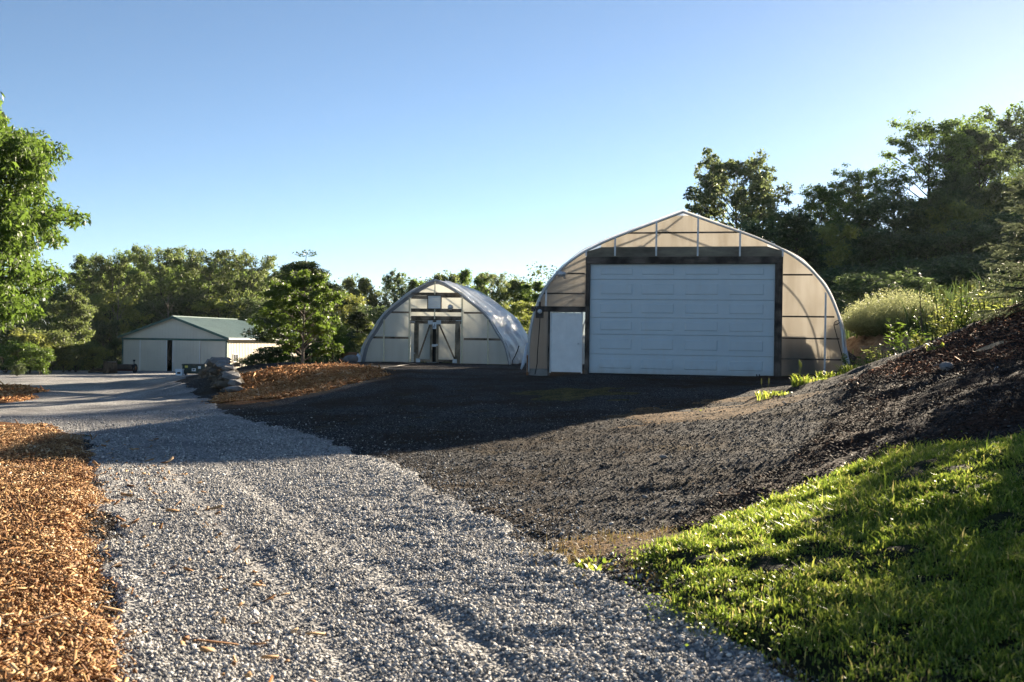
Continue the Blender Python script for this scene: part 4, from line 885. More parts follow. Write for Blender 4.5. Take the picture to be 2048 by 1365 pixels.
# ------------------------------------------------------------------ trees and plants
M['leaf_mid'] = mat_leaf('leaf_mid_green', (.032, .060, .018), (.17, .25, .055), 0.55)
M['leaf_bright'] = mat_leaf('leaf_bright_green', (.03, .066, .012), (.135, .21, .032), 0.45)
M['leaf_yellow'] = mat_leaf('leaf_yellow_green', (.08, .11, .022), (.27, .30, .07), 0.5)
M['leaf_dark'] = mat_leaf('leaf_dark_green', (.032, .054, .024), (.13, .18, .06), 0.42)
M['leaf_olive'] = mat_leaf('leaf_olive', (.038, .058, .020), (.165, .21, .062), 0.5)
M['needle'] = mat_leaf('needle_blue_green', (.020, .034, .022), (.17, .20, .11), .3, .5)
M['cedar'] = mat_leaf('cedar_green', (.016, .030, .012), (.075, .105, .032), 0.3)
M['feather'] = mat_leaf('feathery_pale_green', (.09, .12, .04), (.34, .36, .17), .45)

def diamonds(C, U, N, L, Wd, fold=.18):
    S = np.cross(U, N); S /= np.linalg.norm(S, axis=1)[:, None]+1e-9; N2 = np.cross(S, U)
    L = L[:, None]; Wd = Wd[:, None]
    V = np.stack([C-U*L*.5, C+S*Wd*.5+N2*Wd*fold-U*L*.06, C+U*L*.5, C-S*Wd*.5+N2*Wd*fold-U*L*.06], 1).reshape(-1, 3)
    F = np.arange(len(C)*4).reshape(-1, 4); return V, F
def unit(v): return v/(np.linalg.norm(v, axis=-1, keepdims=True)+1e-9)
def leaf_cloud(rng, cl, rad, per, size, flat=.7, droop=.25, tones=None, aspect=.5, up=.55):
    # cl: clump centres, rad: clump radius
    n = len(cl)*per; ci = np.repeat(np.arange(len(cl)), per)
    off = rng.normal(0, 1, (n, 3)); off = unit(off)*(rng.random((n, 1))**.45); off[:, 2] *= flat
    C = cl[ci]+off*rad[ci][:, None]
    U = unit(off+rng.normal(0, .55, (n, 3))+np.array([0, 0, -droop])); N = unit(rng.normal(0, .6, (n, 3))+np.array([0, 0, up])+off*.4)
    L = size*rng.lognormal(0, .3, n); V, F = diamonds(C, U, N, L, L*aspect*rng.uniform(.8, 1.25, n))
    t = np.clip((tones[ci] if tones is not None else .5)+rng.normal(0, .16, n), 0, 1); return V, F, np.repeat(t, 4)
def fronds(rng, cl, rad, per, length, pairs=6, leaf=.13, tones=None, droop=.5):
    n = len(cl)*per; ci = np.repeat(np.arange(len(cl)), per)
    off = unit(rng.normal(0, 1, (n, 3))); off[:, 2] *= .7; base = cl[ci]+off*(rad[ci]*rng.random(n)**.5)[:, None]
    d = unit(off*1.0+rng.normal(0, .35, (n, 3))+np.array([0, 0, -droop*.5])); N = unit(np.array([0, 0, 1.0])+rng.normal(0, .35, (n, 3)))
    S = unit(np.cross(d, N)); Ln = length*rng.lognormal(0, .2, n); tn = np.clip((tones[ci] if tones is not None else .5)+rng.normal(0, .14, n), 0, 1)
    Cs, Us, Ns, Ls, Ts = [], [], [], [], []
    for k in range(pairs):
        f = (k+.7)/pairs; P = base+d*(Ln*f)[:, None]-np.array([0, 0, 1])*(Ln*droop*.45*f*f)[:, None]
        for s in (-1, 1):
            u = unit(S*s+d*.55+np.array([0, 0, -.25])); ll = leaf*rng.uniform(.8, 1.2, n)*(1-.35*abs(f-.5))
            Cs.append(P+u*(ll*.5)[:, None]); Us.append(u); Ns.append(unit(N+rng.normal(0, .25, (n, 3)))); Ls.append(ll); Ts.append(tn)
    C, U, N, L, T_ = map(np.concatenate, (Cs, Us, Ns, Ls, Ts)); V, F = diamonds(C, U, N, L, L*.42); return V, F, np.repeat(T_, 4)
def skeleton(rng, H, cb, rfun, nl, trunk_r, rise=.5, twigs=5, sway=.03, fork=None, lean=(0, 0)):
    m = MB(); K = 9; tp = []
    ph = rng.uniform(0, 6.28)
    for i in range(K):
        t = i/(K-1); tp.append(Vector((sway*H*math.sin(2.2*t+ph)*t+lean[0]*t*H, sway*H*math.cos(1.7*t+ph)*t+lean[1]*t*H, -.15+t*H*.96)))
    tr = [trunk_r*(1.35 if i == 0 else 1)*(1-.93*(i/(K-1))**.9) for i in range(K)]; m.tube(tp, tr, 8)
    def at(t):
        f = t*(K-1); i = min(int(f), K-2); return tp[i].lerp(tp[i+1], f-i)
    cl = []; cr = []
    for k in range(nl):
        t = cb+(1-cb)*(k+rng.uniform(.1, .9))/nl*.97; a = k*2.39996+rng.uniform(-.5, .5); R = rfun((t-cb)/(1-cb))*rng.uniform(.72, 1.12)
        p0 = at(max(0.05, t-(.06 if rise > .2 else 0))); el = rise*rng.uniform(.5, 1.4)
        d = Vector((math.cos(a), math.sin(a), el)).normalized(); pts = []
        for j in range(5):
            f = j/4; pts.append(p0+d*R*f+Vector((0, 0, R*.12*math.sin(f*2.2)))+Vector(rng.normal(0, .03*R, 3).tolist())*f)
        r0 = max(.02, trunk_r*(1-t)*.55+.012); m.tube(pts, [r0*(1-.8*j/4) for j in range(5)], 5)
        cl.append(pts[4]); cr.append(1.0); cl.append(pts[3]); cr.append(.9)
        for q in range(twigs):
            f = rng.uniform(.35, .98); i = min(int(f*4), 3); pp = pts[i].lerp(pts[i+1], f*4-i); a2 = a+rng.choice([-1, 1])*rng.uniform(.4, 1.3)
            d2 = Vector((math.cos(a2), math.sin(a2), rng.uniform(-.1, .9)*max(rise, .25)*1.6)).normalized(); L2 = R*rng.uniform(.22, .46)
            e = pp+d2*L2; m.tube([pp, pp+d2*L2*.5+Vector((0, 0, .02)), e], [r0*.45, r0*.3, r0*.12], 4, False); cl.append(e); cr.append(.85)
    cl.append(tp[-1]); cr.append(.9)
    return m, np.array([list(c) for c in cl]), np.array(cr), tp
def make_tree(name, seed, H, cb, rfun, nl, trunk_r, leafmat, barkmat, clump, per, leaf, rise=.5, twigs=5, kind='leaf', flat=.7, droop=.25, aspect=.5, thin=0.0, sway=.03, extra=None, loc=(0, 0, 0), lean=(0, 0), topbright=.25):
    rng = np.random.default_rng(seed); root = thing(name, None, None, loc)
    m, cl, cr, tp = skeleton(rng, H, cb, rfun, nl, trunk_r, rise, twigs, sway, lean=lean)
    m.build('trunk', barkmat, root, True)
    keep = rng.random(len(cl)) > thin; cl, cr = cl[keep], cr[keep]
    tones = np.clip(.42+rng.normal(0, .22, len(cl)), 0, 1)
    if kind == 'frond': V, F, t = fronds(rng, cl, clump*cr, per, leaf*3.6, 6, leaf, tones, droop)
    else: V, F, t = leaf_cloud(rng, cl, clump*cr*rng.uniform(.7, 1.25, len(cl)), per, leaf, flat, droop, tones, aspect)
    npmesh('crown', V, F, leafmat, root, {'tone': t}); return root
ball = lambda R: (lambda t: R*math.sqrt(max(.03, 1-((t-.42)/.62)**2)))
vase = lambda R: (lambda t: R*(.55+.55*math.sin(math.pi*min(1, t*.85+.08))))
cone = lambda R: (lambda t: R*(1-t)**.75+.12*R)
egg = lambda R: (lambda t: R*(math.sin(math.pi*(t*.8+.16))**.8)+.06*R)
PROTO = {}
def proto(key, *a, **k): PROTO[key] = (make_tree(*a, **k), a[2]); return PROTO[key][0]
proto('round', 'deciduous_tree', 101, 12, .22, ball(3.6), 26, .22, M['leaf_mid'], M['bark'], .82, 60, .28, twigs=8)
proto('airy', 'locust_tree', 102, 15, .38, vase(3.3), 20, .20, M['leaf_mid'], M['bark'], .72, 50, .25, rise=.75, flat=.7, thin=.05, sway=.045, twigs=9)
proto('airy2', 'locust_tree', 103, 15, .34, vase(3.8), 22, .21, M['leaf_olive'], M['bark'], .75, 50, .26, rise=.7, flat=.7, thin=.06, sway=.05, twigs=9)
proto('olive', 'deciduous_tree', 104, 12, .18, egg(3.4), 28, .2, M['leaf_olive'], M['bark'], .8, 60, .27, twigs=8)
proto('yellow', 'deciduous_tree', 105, 7, .12, ball(2.7), 24, .12, M['leaf_yellow'], M['bark'], .7, 62, .21)
proto('dark', 'deciduous_tree', 106, 8, .10, ball(3.2), 26, .18, M['leaf_dark'], M['bark'], .85, 62, .25)
proto('cedar', 'cedar_tree', 107, 8, .06, cone(2.4), 46, .16, M['cedar'], M['bark'], .60, 95, .17, rise=.22, flat=.35, droop=.0, aspect=.35)
proto('shrub', 'shrub', 108, 2.6, .05, ball(1.6), 18, .05, M['leaf_bright'], M['bark'], .5, 52, .14, rise=.9)
proto('shrub_o', 'shrub', 109, 2.8, .05, ball(1.7), 18, .05, M['leaf_olive'], M['bark'], .5, 56, .12, rise=1.0)
proto('shrub_y', 'shrub', 110, 2.6, .05, egg(1.3), 16, .05, M['leaf_yellow'], M['bark'], .45, 52, .13, rise=1.1)
proto('shrub_d', 'shrub', 111, 2.4, .05, ball(1.7), 18, .05, M['leaf_dark'], M['bark'], .5, 60, .13, rise=.8)
proto('tall', 'tall_tree', 112, 20, .42, vase(4.4), 26, .30, M['leaf_mid'], M['bark'], .85, 44, .27, rise=.7, flat=.6, thin=.08, sway=.04, twigs=11)
proto('tall_d', 'tall_tree', 113, 20, .30, egg(4.6), 32, .30, M['leaf_dark'], M['bark'], .85, 46, .28, rise=.6, flat=.6, thin=.08, twigs=11)
proto('rusty', 'maple_tree', 114, 12, .10, ball(3.9), 44, .2, mat_leaf('leaf_bronze_green', (.040, .062, .026), (.17, .205, .08), .5), M['bark'], .48, 44, .21, thin=.05, rise=.9, aspect=.6, twigs=13)
used = set()
def tree_at(key, px, top_py, D, label, cat='tree', group=None, wide=1.0, rot=None, sink=.1):
    root, H = PROTO[key]
    if key in used: root = copy_tree(root)
    used.add(key)
    x = ray(px, 690)[0]*D; zb = gz(x, D)-sink; r = ray(px, top_py); h = CAMH+r[2]*D-zb; k = h/H
    root.location = (x, D, zb); root.scale = (k*wide, k*wide, k); root.rotation_euler = (0, 0, rot if rot is not None else random.uniform(0, 6.28))
    tag(root, label, cat, group); return root
# --- left wood behind the barn
GL = 'trees of the wood behind the barn'; BACK_L = 'leafy tree at the back of the wood beyond the barn and greenhouses'
for i, (k, px, top, D, wd) in enumerate((('airy', 176, 503, 120, .9), ('airy2', 222, 512, 118, .85), ('airy', 270, 500, 121, .9), ('airy2', 322, 493, 117, .95), ('airy', 366, 503, 120, .9), ('airy2', 408, 497, 115, .85), ('airy', 447, 512, 122, .9), ('airy2', 494, 505, 117, .85), ('airy', 545, 530, 125, .9))):
    lab = ('tall locust by the right edge of the big bright tree on the left', 'tall olive locust above the pale yellow-green tree left of the barn', 'tall locust above the left eave of the barn', 'tallest olive locust, just left of the barn ridge', 'tall locust right above the front peak of the barn roof', 'olive locust above the front half of the green barn roof', 'narrow locust above the middle of the green barn roof', 'olive locust with a clear trunk left of the dark cedar', 'tall locust partly hidden by the dark cedar')[i]
    tree_at(k, px, top, D, lab, 'tree', GL, wd)
for i, (k, px, top, D) in enumerate((('round', 140, 540, 132), ('olive', 200, 530, 134), ('round', 250, 525, 136), ('olive', 300, 520, 133), ('round', 345, 525, 135), ('olive', 390, 524, 133), ('round', 430, 530, 136), ('olive', 475, 528, 134), ('round', 520, 540, 132), ('olive', 570, 560, 134), ('round', 620, 560, 132), ('olive', 660, 565, 130))):
    tree_at(k, px, top, D, BACK_L, 'tree', BACK_L, 1.15)
for i, (k, px, top, D, wd, lab) in enumerate((
  ('yellow', 222, 582, 106, 1.1, 'pale yellow-green rounded tree left of the barn roof'), ('dark', 205, 640, 102, .95, 'low dark tree against the left side of the barn'),
  ('yellow', 438, 592, 113, 1.0, 'yellow-green tree showing above the green barn roof'), ('dark', 380, 585, 114, 1.0, 'dark tree rising behind the barn ridge'), ('dark', 300, 600, 113, 1.1, 'dark tree filling the gap above the left barn eave'),
  ('dark', 495, 595, 113, 1.0, 'dark tree above the far end of the barn roof'), ('olive', 140, 575, 92, .8, 'olive tree behind the right edge of the big bright tree'), ('round', 95, 600, 95, .9, 'mid green tree under the big bright tree crown, middle of the left edge'),
  ('olive', 25, 590, 98, 1.0, 'olive tree behind the big bright tree at the left edge'),
  ('olive', 712, 545, 100, .85, 'olive tree between the dark cedar and the smaller greenhouse'), ('yellow', 680, 585, 92, .9, 'yellow-green tree at the right shoulder of the dark cedar'),
  ('tall_d', 790, 530, 103, .62, 'dark-leaved tree directly left of the smaller greenhouse peak'), ('round', 836, 556, 106, .9, 'mid green tree just above the peak of the smaller greenhouse'), ('olive', 888, 538, 99, .85, 'olive tree right above the smaller greenhouse peak'),
  ('round', 934, 536, 104, .9, 'mid green tree above the silvery roof film'), ('airy2', 985, 545, 97, .75, 'olive locust behind the right slope of the silvery roof film'), ('olive', 1030, 552, 102, .9, 'olive tree between the two greenhouses, seen over the gap'),
  ('round', 1072, 560, 100, .9, 'mid green tree touching the left curve of the large greenhouse'), ('yellow', 1040, 600, 88, 1.0, 'low yellow-green tree in the gap between the greenhouses'), ('dark', 1005, 640, 80, .9, 'dark low tree behind the far end of the smaller greenhouse'), ('dark', 905, 600, 92, 1.0, 'dark tree close behind the smaller greenhouse roof'),
  ('dark', 765, 610, 84, .9, 'dark low tree left behind the smaller greenhouse'), ('yellow', 728, 640, 70, .75, 'small yellow-green tree close to the left side of the smaller greenhouse'), ('round', 1120, 575, 106, .9, 'mid green tree mostly hidden behind the large greenhouse'))):
    tree_at(k, px, top, D, lab, 'tree', None, wd)
for i, (k, px, top, D, wd, lab) in enumerate((
  ('shrub_o', 12, 655, 86, 1.2, 'olive shrub at the far left edge under the big bright tree'), ('shrub_y', 60, 668, 84, 1.0, 'tall yellow-green shrub in the row at far left'), ('shrub', 38, 690, 82, 1.1, 'bright green shrub low in the row at far left'),
  ('shrub_o', 100, 672, 87, 1.2, 'olive shrub in the middle of the row at far left'), ('shrub_y', 128, 690, 88, .9, 'yellow-green shrub right of the middle of the row at far left'), ('shrub', 80, 700, 80, 1.0, 'bright green low shrub before the olive one at far left'),
  ('shrub_o', 152, 690, 90, 1.1, 'olive shrub towards the right end of the row at far left'), ('shrub_y', 188, 694, 91, 1.2, 'yellow-green shrub at the right end of the row, beside the log round'), ('shrub_d', 36, 733, 74, 1.0, 'small dark rounded bush on the edge of the gravel at far left'),
  ('shrub_d', 700, 690, 56, .9, 'dark low bush beside the left foot of the smaller greenhouse'), ('shrub_y', 712, 668, 60, .8, 'yellow-green bush left of the smaller greenhouse'), ('shrub', 665, 655, 52, .8, 'bright leafy bush at the right foot of the dark cedar'), ('shrub_d', 520, 715, 55, 1.8, 'low dark bush hiding the foot of the barn side wall'), ('shrub', 572, 716, 54, 1.6, 'low bright bush right of the small tree trunk foot'))):
    tree_at(k, px, top, D, lab, 'shrub', None, wd, sink=.05)
# --- dark cedar on the terrace and its neighbours
tree_at('cedar', 612, 492, 57, 'big dark cedar between the barn and the smaller greenhouse', 'tree', None, 1.35, .4)
tree_at('cedar', 712, 608, 62, 'smaller dark cedar just left of the smaller greenhouse', 'tree', None, 1.2)
tree_at('cedar', 1592, 402, 74, 'dark cedar right of the large greenhouse roof', 'tree', None, 1.15)
# --- right wood on the hill
for i, (k, px, top, D, wd, lab) in enumerate((
  ('rusty', 1472, 322, 106, 1.05, 'bronze-green maple rising behind the large greenhouse roof'), ('dark', 1400, 470, 88, 1.0, 'dark tree low behind the left side of the maple'), ('dark', 1545, 430, 90, 1.1, 'dark tree between the maple and the dark cedar'),
  ('airy', 1645, 372, 106, 1.0, 'airy tree right of the dark cedar on the hill'), ('tall', 1722, 332, 112, .95, 'broad tree at the top of the hill left of the tallest trees'), ('airy2', 1688, 365, 116, 1.0, 'olive locust behind the broad tree on the hill'), ('dark', 1780, 395, 108, 1.1, 'dark tree below the gap left of the tallest tree'),
  ('tall', 1862, 232, 114, 1.05, 'tallest open-crowned tree on the hill, standing free against the sky'), ('tall_d', 1955, 232, 122, .95, 'dark tall tree next to the open-crowned one'), ('tall_d', 2025, 205, 230, 1.0, 'dark tall tree near the right edge of the picture'), ('tall', 2085, 330, 134, 1.0, 'tall tree cut by the right edge of the picture'),
  ('tall', 1912, 252, 126, 1.0, 'tall tree filling the skyline between the open-crowned tree and its dark neighbour'), ('tall', 1985, 222, 236, 1.0, 'tall tree seen through the gap next to the rightmost tall tree'),
  ('tall_d', 1905, 330, 110, .8, 'dark tree filling in below the tall trees'), ('olive', 1880, 372, 104, .9, 'olive tree lit by the sun below the open crown'), ('yellow', 1640, 445, 84, .9, 'bright sunlit yellow-green tree above the right curve of the greenhouse'), ('yellow', 1905, 400, 102, .9, 'sunlit yellow-green tree low in the right wood'),
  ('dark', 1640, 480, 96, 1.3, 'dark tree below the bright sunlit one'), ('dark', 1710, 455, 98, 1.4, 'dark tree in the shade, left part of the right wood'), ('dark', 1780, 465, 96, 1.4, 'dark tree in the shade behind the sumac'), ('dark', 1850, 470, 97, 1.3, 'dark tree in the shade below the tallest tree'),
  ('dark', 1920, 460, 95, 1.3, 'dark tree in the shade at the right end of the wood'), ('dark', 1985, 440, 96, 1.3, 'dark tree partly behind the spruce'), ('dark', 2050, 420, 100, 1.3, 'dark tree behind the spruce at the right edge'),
  ('olive', 2010, 350, 112, 1.0, 'olive tree under the tall trees near the right edge'), ('dark', 1590, 520, 84, 1.2, 'low dark tree directly behind the right curve of the greenhouse'))):
    tree_at(k, px, top, D, lab, 'tree', None, wd)
for i, (k, px, top, D, wd, lab) in enumerate((
  ('shrub_d', 1765, 562, 49, 1.9, 'wide dark sumac bush behind the pale feathery bush'), ('shrub_d', 1660, 560, 70, 2.0, 'dark shrub under the right curve of the greenhouse at the wood edge'), ('shrub_d', 1840, 540, 76, 2.0, 'dark shrub at the wood edge above the bare sapling'), ('shrub_d', 1910, 545, 74, 2.0, 'dark shrub at the wood edge left of the spruce'), ('shrub_d', 1735, 545, 78, 2.0, 'dark shrub at the wood edge left of the sumac'), ('shrub_d', 1985, 520, 80, 2.2, 'dark shrub at the wood edge behind the spruce'))):
    tree_at(k, px, top, D, lab, 'shrub', None, wd, sink=.05)
# far wood that reads as one mass
def far_wood():
    rng = np.random.default_rng(60); cl = []; n = 0
    for px in np.arange(-260, 1130, 13.0):
        D = 145+rng.normal(0, 4); x = ray(px, 690)[0]*D; zb = gz(x, D)
        for h in np.arange(.5, 9.5, 1.7): cl.append((x+rng.normal(0, .8), D+rng.normal(0, 2), zb+h*rng.uniform(.8, 1.15)))
    for px in np.arange(1380, 2330, 13.0):
        D = 138+rng.normal(0, 4); x = ray(px, 690)[0]*D; zb = gz(x, D); top = 13 if px > 1600 else 9
        for h in np.arange(.5, top, 1.7): cl.append((x+rng.normal(0, .8), D+rng.normal(0, 2), zb+h*rng.uniform(.8, 1.15)))
    cl = np.array(cl); V, F, t = leaf_cloud(rng, cl, np.full(len(cl), 1.7), 60, .42, .8, .2, np.clip(.3+rng.normal(0, .15, len(cl)), 0, 1))
    tag(npmesh('far_wood', V, F, M['leaf_dark'], attrs={'tone': t}), kind='stuff')
far_wood()
# --- dead trees
def dead(px, top, D, label, seed, H=9):
    rng = np.random.default_rng(seed); x = ray(px, 690)[0]*D; zb = gz(x, D); h = CAMH+ray(px, top)[2]*D-zb
    m, cl, cr, tp = skeleton(rng, h, .35, vase(h*.20), 9, .11, 1.3, 4, .02); o = m.build('dead_tree', M['bark_pale'], None, True); o.location = (x, D, zb); tag(o, label, 'dead tree')
dead(232, 553, 103.5, 'bare forked dead tree left of the barn, pale against the wood', 31); dead(338, 572, 107, 'bare dead tree leaning behind the barn ridge', 33)
# --- the big bright tree at the left edge
BT = make_tree('walnut_tree', 201, 13.2, .14, lambda t: 5.6*(math.sin(math.pi*(t*.70+.27))**.8)+.35, 78, .30, M['leaf_bright'], M['bark'], .88, 125, .25, rise=.4, twigs=10, droop=.5, sway=.015, thin=.03, aspect=.36, flat=.62)
x = ray(-18, 690)[0]*42; BT.location = (x-2.7, 42, gz(x-2.7, 42)-.1); kz_ = (CAMH+ray(-40, 138)[2]*42-BT.location[2])/13.2; BT.scale = (kz_*.80, kz_*.80, kz_); tag(BT, 'big bright green tree with feathery leaves at the left edge', 'tree')
# --- small tree on the mound
p = hit(608, 739); ST = make_tree('ash_tree', 205, 5.4, .16, lambda t: 2.35*(1-t)**.55*(.72+.35*math.sin(3*t))+.22, 28, .085, M['leaf_bright'], M['bark_pale'], .42, 72, .14, rise=.42, twigs=6, flat=.55, droop=.45, aspect=.52, sway=.012, thin=.05)
D = 36.3; x = ray(606, 690)[0]*D; ST.location = (x, D, gz(x, D)-.05); h = CAMH+ray(606, 530)[2]*D-ST.location[2]; ST.scale = (h/5.4*1.0,)*2+(h/5.4,); tag(ST, 'small open-crowned tree standing on the orange mulch mound', 'tree')

# --- spruce at the right edge
def spruce():
    rng = np.random.default_rng(301); x = ray(2150, 690)[0]*18.0; loc = (x, 18.0, gz(x, 18.0)-.1); root = thing('spruce_tree', 'blue-green spruce with drooping branches on the bank at the right edge', 'tree', loc)
    H = 4.7; m = MB(); m.tube([(0, 0, -.1), (0, 0, H*.5), (0, 0, H)], [.13, .08, .01], 8); m.build('trunk', M['bark'], root)
    V, T_ = [], []; bm_ = MB(); tw_p, tw_d, tw_l = [], [], []
    z = .12
    while z < H-.2:
        nb = 9; R = 1.85*(1-z/H)+.10
        for k in range(nb):
            a = rng.uniform(0, 6.28); el = .05+.45*z/H+rng.normal(0, .08); L = R*rng.uniform(.75, 1.1); d = np.array([math.cos(a), math.sin(a), el]); d /= np.linalg.norm(d); pts = []
            for j in range(6):
                f = j/5; pts.append(np.array([0, 0, z])+d*L*f+np.array([0, 0, -.22*L*f*f+.16*L*f**4]))
            bm_.tube([tuple(q) for q in pts], [.022*(1-.8*j/5)*max(.3, 1-z/H) +.003 for j in range(6)], 4, False)
            s = np.cross(d, [0, 0, 1]); s /= np.linalg.norm(s)
            for q in range(int(9+L*13)):
                f = rng.uniform(.15, 1.0)**.8; i = min(int(f*5), 4); P = pts[i]+(pts[i+1]-pts[i])*(f*5-i); sd = rng.choice([-1, 1]); dd = d*.75+s*sd*rng.uniform(.4, 1.1)+np.array([0, 0, rng.uniform(-.45, .25)]); dd /= np.linalg.norm(dd)
                tw_p.append(P); tw_d.append(dd); tw_l.append(L*.22*rng.uniform(.6, 1.3)*(1.15-.6*f)+.07)
            tw_p.append(pts[4]); tw_d.append((pts[5]-pts[4])/np.linalg.norm(pts[5]-pts[4])); tw_l.append(.22)
        z += .17
    bm_.build('branch_set', M['bark'], root)
    P = np.array(tw_p); Dd = np.array(tw_d); Ln = np.array(tw_l); n = len(P); per = 44
    ci = np.repeat(np.arange(n), per); f = rng.random(n*per); base = P[ci]+Dd[ci]*(Ln[ci]*f)[:, None]+np.array([0, 0, -1])*(Ln[ci]*.15*f*f)[:, None]
    r = unit(np.cross(Dd[ci], rng.normal(0, 1, (n*per, 3)))); u = unit(r*.75+Dd[ci]*.75); nl = .042*rng.uniform(.8, 1.25, n*per)
    tip = base+u*nl[:, None]; sd = unit(np.cross(u, rng.normal(0, 1, (n*per, 3))))*.0052
    V = np.stack([base-sd, base+sd, tip], 1).reshape(-1, 3); F = np.arange(n*per*3).reshape(-1, 3); t = np.repeat(np.clip(.4+.35*f*(Ln[ci] > .1)+rng.normal(0, .15, n*per), 0, 1), 3)
    npmesh('needles', V, F, M['needle'], root, {'tone': t})
spruce()
# --- feathery pale bush
def feather_bush():
    rng = np.random.default_rng(310); D = 31.5; x0 = ray(1785, 690)[0]*D; root = thing('feathery_bush', 'pale feathery rounded bush on the cut bank beside the large greenhouse', 'bush', (x0, D, gz(x0, D)-.15))
    n = 5200; a = rng.uniform(0, 6.28, n); r = np.sqrt(rng.random(n)); bx = np.cos(a)*r*.75; by = np.sin(a)*r*.6
    out = np.stack([np.cos(a)*r*1.0, np.sin(a)*r*.8, np.full(n, .9)-.35*r], -1); H = (1.62-.62*r**2)*rng.uniform(.75, 1.05, n)*(1-.28*np.clip(-bx, 0, 1))
    base = np.stack([bx, by, np.zeros(n)], -1); tips = base+unit(out)*H[:, None]
    # plumes: many tiny seed-leaves along each stem's upper two thirds
    per = 16; ci = np.repeat(np.arange(n), per); f = .25+.75*rng.random(n*per); P = base[ci]+(tips-base)[ci]*f[:, None]+rng.normal(0, .022, (n*per, 3))
    U = unit((tips-base)[ci]*.6/H[ci][:, None]+rng.normal(0, .45, (n*per, 3))); L = .052*rng.uniform(.6, 1.4, n*per); V, F = diamonds(P, U, unit(rng.normal(0, 1, (n*per, 3))), L, L*.3)
    npmesh('plumes', V, F, M['feather'], root, {'tone': np.repeat(np.clip(f*1.05-.25+rng.normal(0, .12, n*per), 0, 1), 4)})
    m = MB()
    for k in range(0, n, 26): m.tube([tuple(base[k]), tuple(base[k]*.4+tips[k]*.6)], [.008, .003], 3, False)
    m.build('stems', M['tallgrass'], root); root.scale = (1.14, 1.1, 1.0)
feather_bush()
# --- weeds
def weed(px, py, D, h, label, seed, nst=5, leafL=.12, mat='leaf_bright', spread=.25, seedhead=False, cat='weed', name='weed', per=16, leafasp=.28):
    rng = np.random.default_rng(seed); x = ray(px, 690)[0]*D; root = thing(name, label, cat, (x, D, gz(x, D)-.03)); m = MB(); C, U, L = [], [], []; hd = MB()
    for s in range(nst):
        a = rng.uniform(0, 6.28); b = np.array([math.cos(a)*rng.uniform(0, spread*.6), math.sin(a)*rng.uniform(0, spread*.6), 0]); hh = h*rng.uniform(.55, 1.0); t = b+np.array([math.cos(a)*spread*rng.uniform(.1, .9), math.sin(a)*spread*rng.uniform(.1, .9), hh])
        mid = (b+t)/2+np.array([0, 0, hh*.08]); m.tube([tuple(b), tuple(mid), tuple(t)], [.009, .007, .003], 4, False)
        for k in range(per):
            f = rng.uniform(.12, 1); p_ = b*(1-f)**2+2*mid*f*(1-f)+t*f*f; q = rng.uniform(0, 6.28); u = np.array([math.cos(q), math.sin(q), rng.uniform(-.2, .7)]); u /= np.linalg.norm(u); ll = leafL*rng.uniform(.6, 1.3)*(1.15-.5*f); C.append(p_+u*ll*.5); U.append(u); L.append(ll)
        if seedhead: hd.lathe(tuple(t), [(.004, -.02), (.022, .0), (.028, .04), (.018, .09), (.004, .12)], 7)
    C, U, L = np.array(C), np.array(U), np.array(L); V, F = diamonds(C, U, unit(rng.normal(0, .5, (len(C), 3))+np.array([0, 0, 1])), L, L*leafasp)
    m.build('stem', M['tallgrass'], root); npmesh('leaves', V, F, M[mat], root, {'tone': np.repeat(np.clip(.6+rng.normal(0, .2, len(C)), 0, 1), 4)})
    if seedhead: hd.build('seed_head', M['feather'], root)
    return root
weed(1792, 600, 25.5, 1.25, 'tall leafy green weed in front of the feathery bush', 401, 6, .22, per=22)
for i, (px, h, D, lab, sh) in enumerate(((1862, 1.2, 24, 'tall pale weed clump right of the bare sapling', True), (1892, 1.45, 23.5, 'tallest pale weed with fluffy seed heads, left of the spruce', True), (1925, 1.15, 22.5, 'dense pale weed clump midway between sapling and spruce', True), (1950, .95, 22, 'pale flowering weed nearest the spruce branches', True), (1840, .8, 24.5, 'low pale weed at the foot of the bare sapling', False), (1905, .85, 21.8, 'short bright weed at the front of the pale weed patch', False))):
    weed(px, 0, D, h, lab, 410+i, 11, .12, 'leaf_yellow' if i % 2 else 'leaf_bright', .42, sh, per=26)
weed(1722, 0, 26.5, .7, 'leafy weed growing on the cut earth bank', 420, 7, .16, per=18); weed(1745, 0, 25.5, .55, 'small weed on top of the cut earth bank', 421, 6, .14, per=16); weed(1838, 0, 22.5, .42, 'small bright weed at the crest of the dark bank', 422, 6, .16, 'leaf_yellow', per=14, leafasp=.4)
for i, (px, h, D, lab) in enumerate(((1975, .75, 20.6, 'pale weed at the crest just left of the spruce skirt'), (1935, .6, 21.2, 'short weed at the front edge of the weed patch near the spruce'), (1768, .6, 24.3, 'bushy green weed below the feathery bush on the crest'), (1815, .5, 23.2, 'small leafy weed beside the dry twigs'), (1880, .7, 22.4, 'bright bushy weed in front of the tall seed-head weed'))):
    weed(px, 0, D, h, lab, 440+i, 10, .12, ('leaf_yellow', 'leaf_bright')[i % 2], .4, False, per=22)
weed(1702, 0, 27.5, .8, 'dark weed between the greenhouse foot and the cut bank', 423, 9, .16, 'leaf_mid', .4, per=20)
weed(60, 0, 10.9, .16, 'small green weed sprouting from the orange mulch bed', 424, 4, .06, per=9) ; weed(5, 0, 9.9, .14, 'small weed in the mulch at the left edge of the picture', 425, 5, .07, per=9)
weed(193, 0, 15.2, .12, 'tiny green sprout at the corner of the mulch bed', 426, 3, .05, per=6)
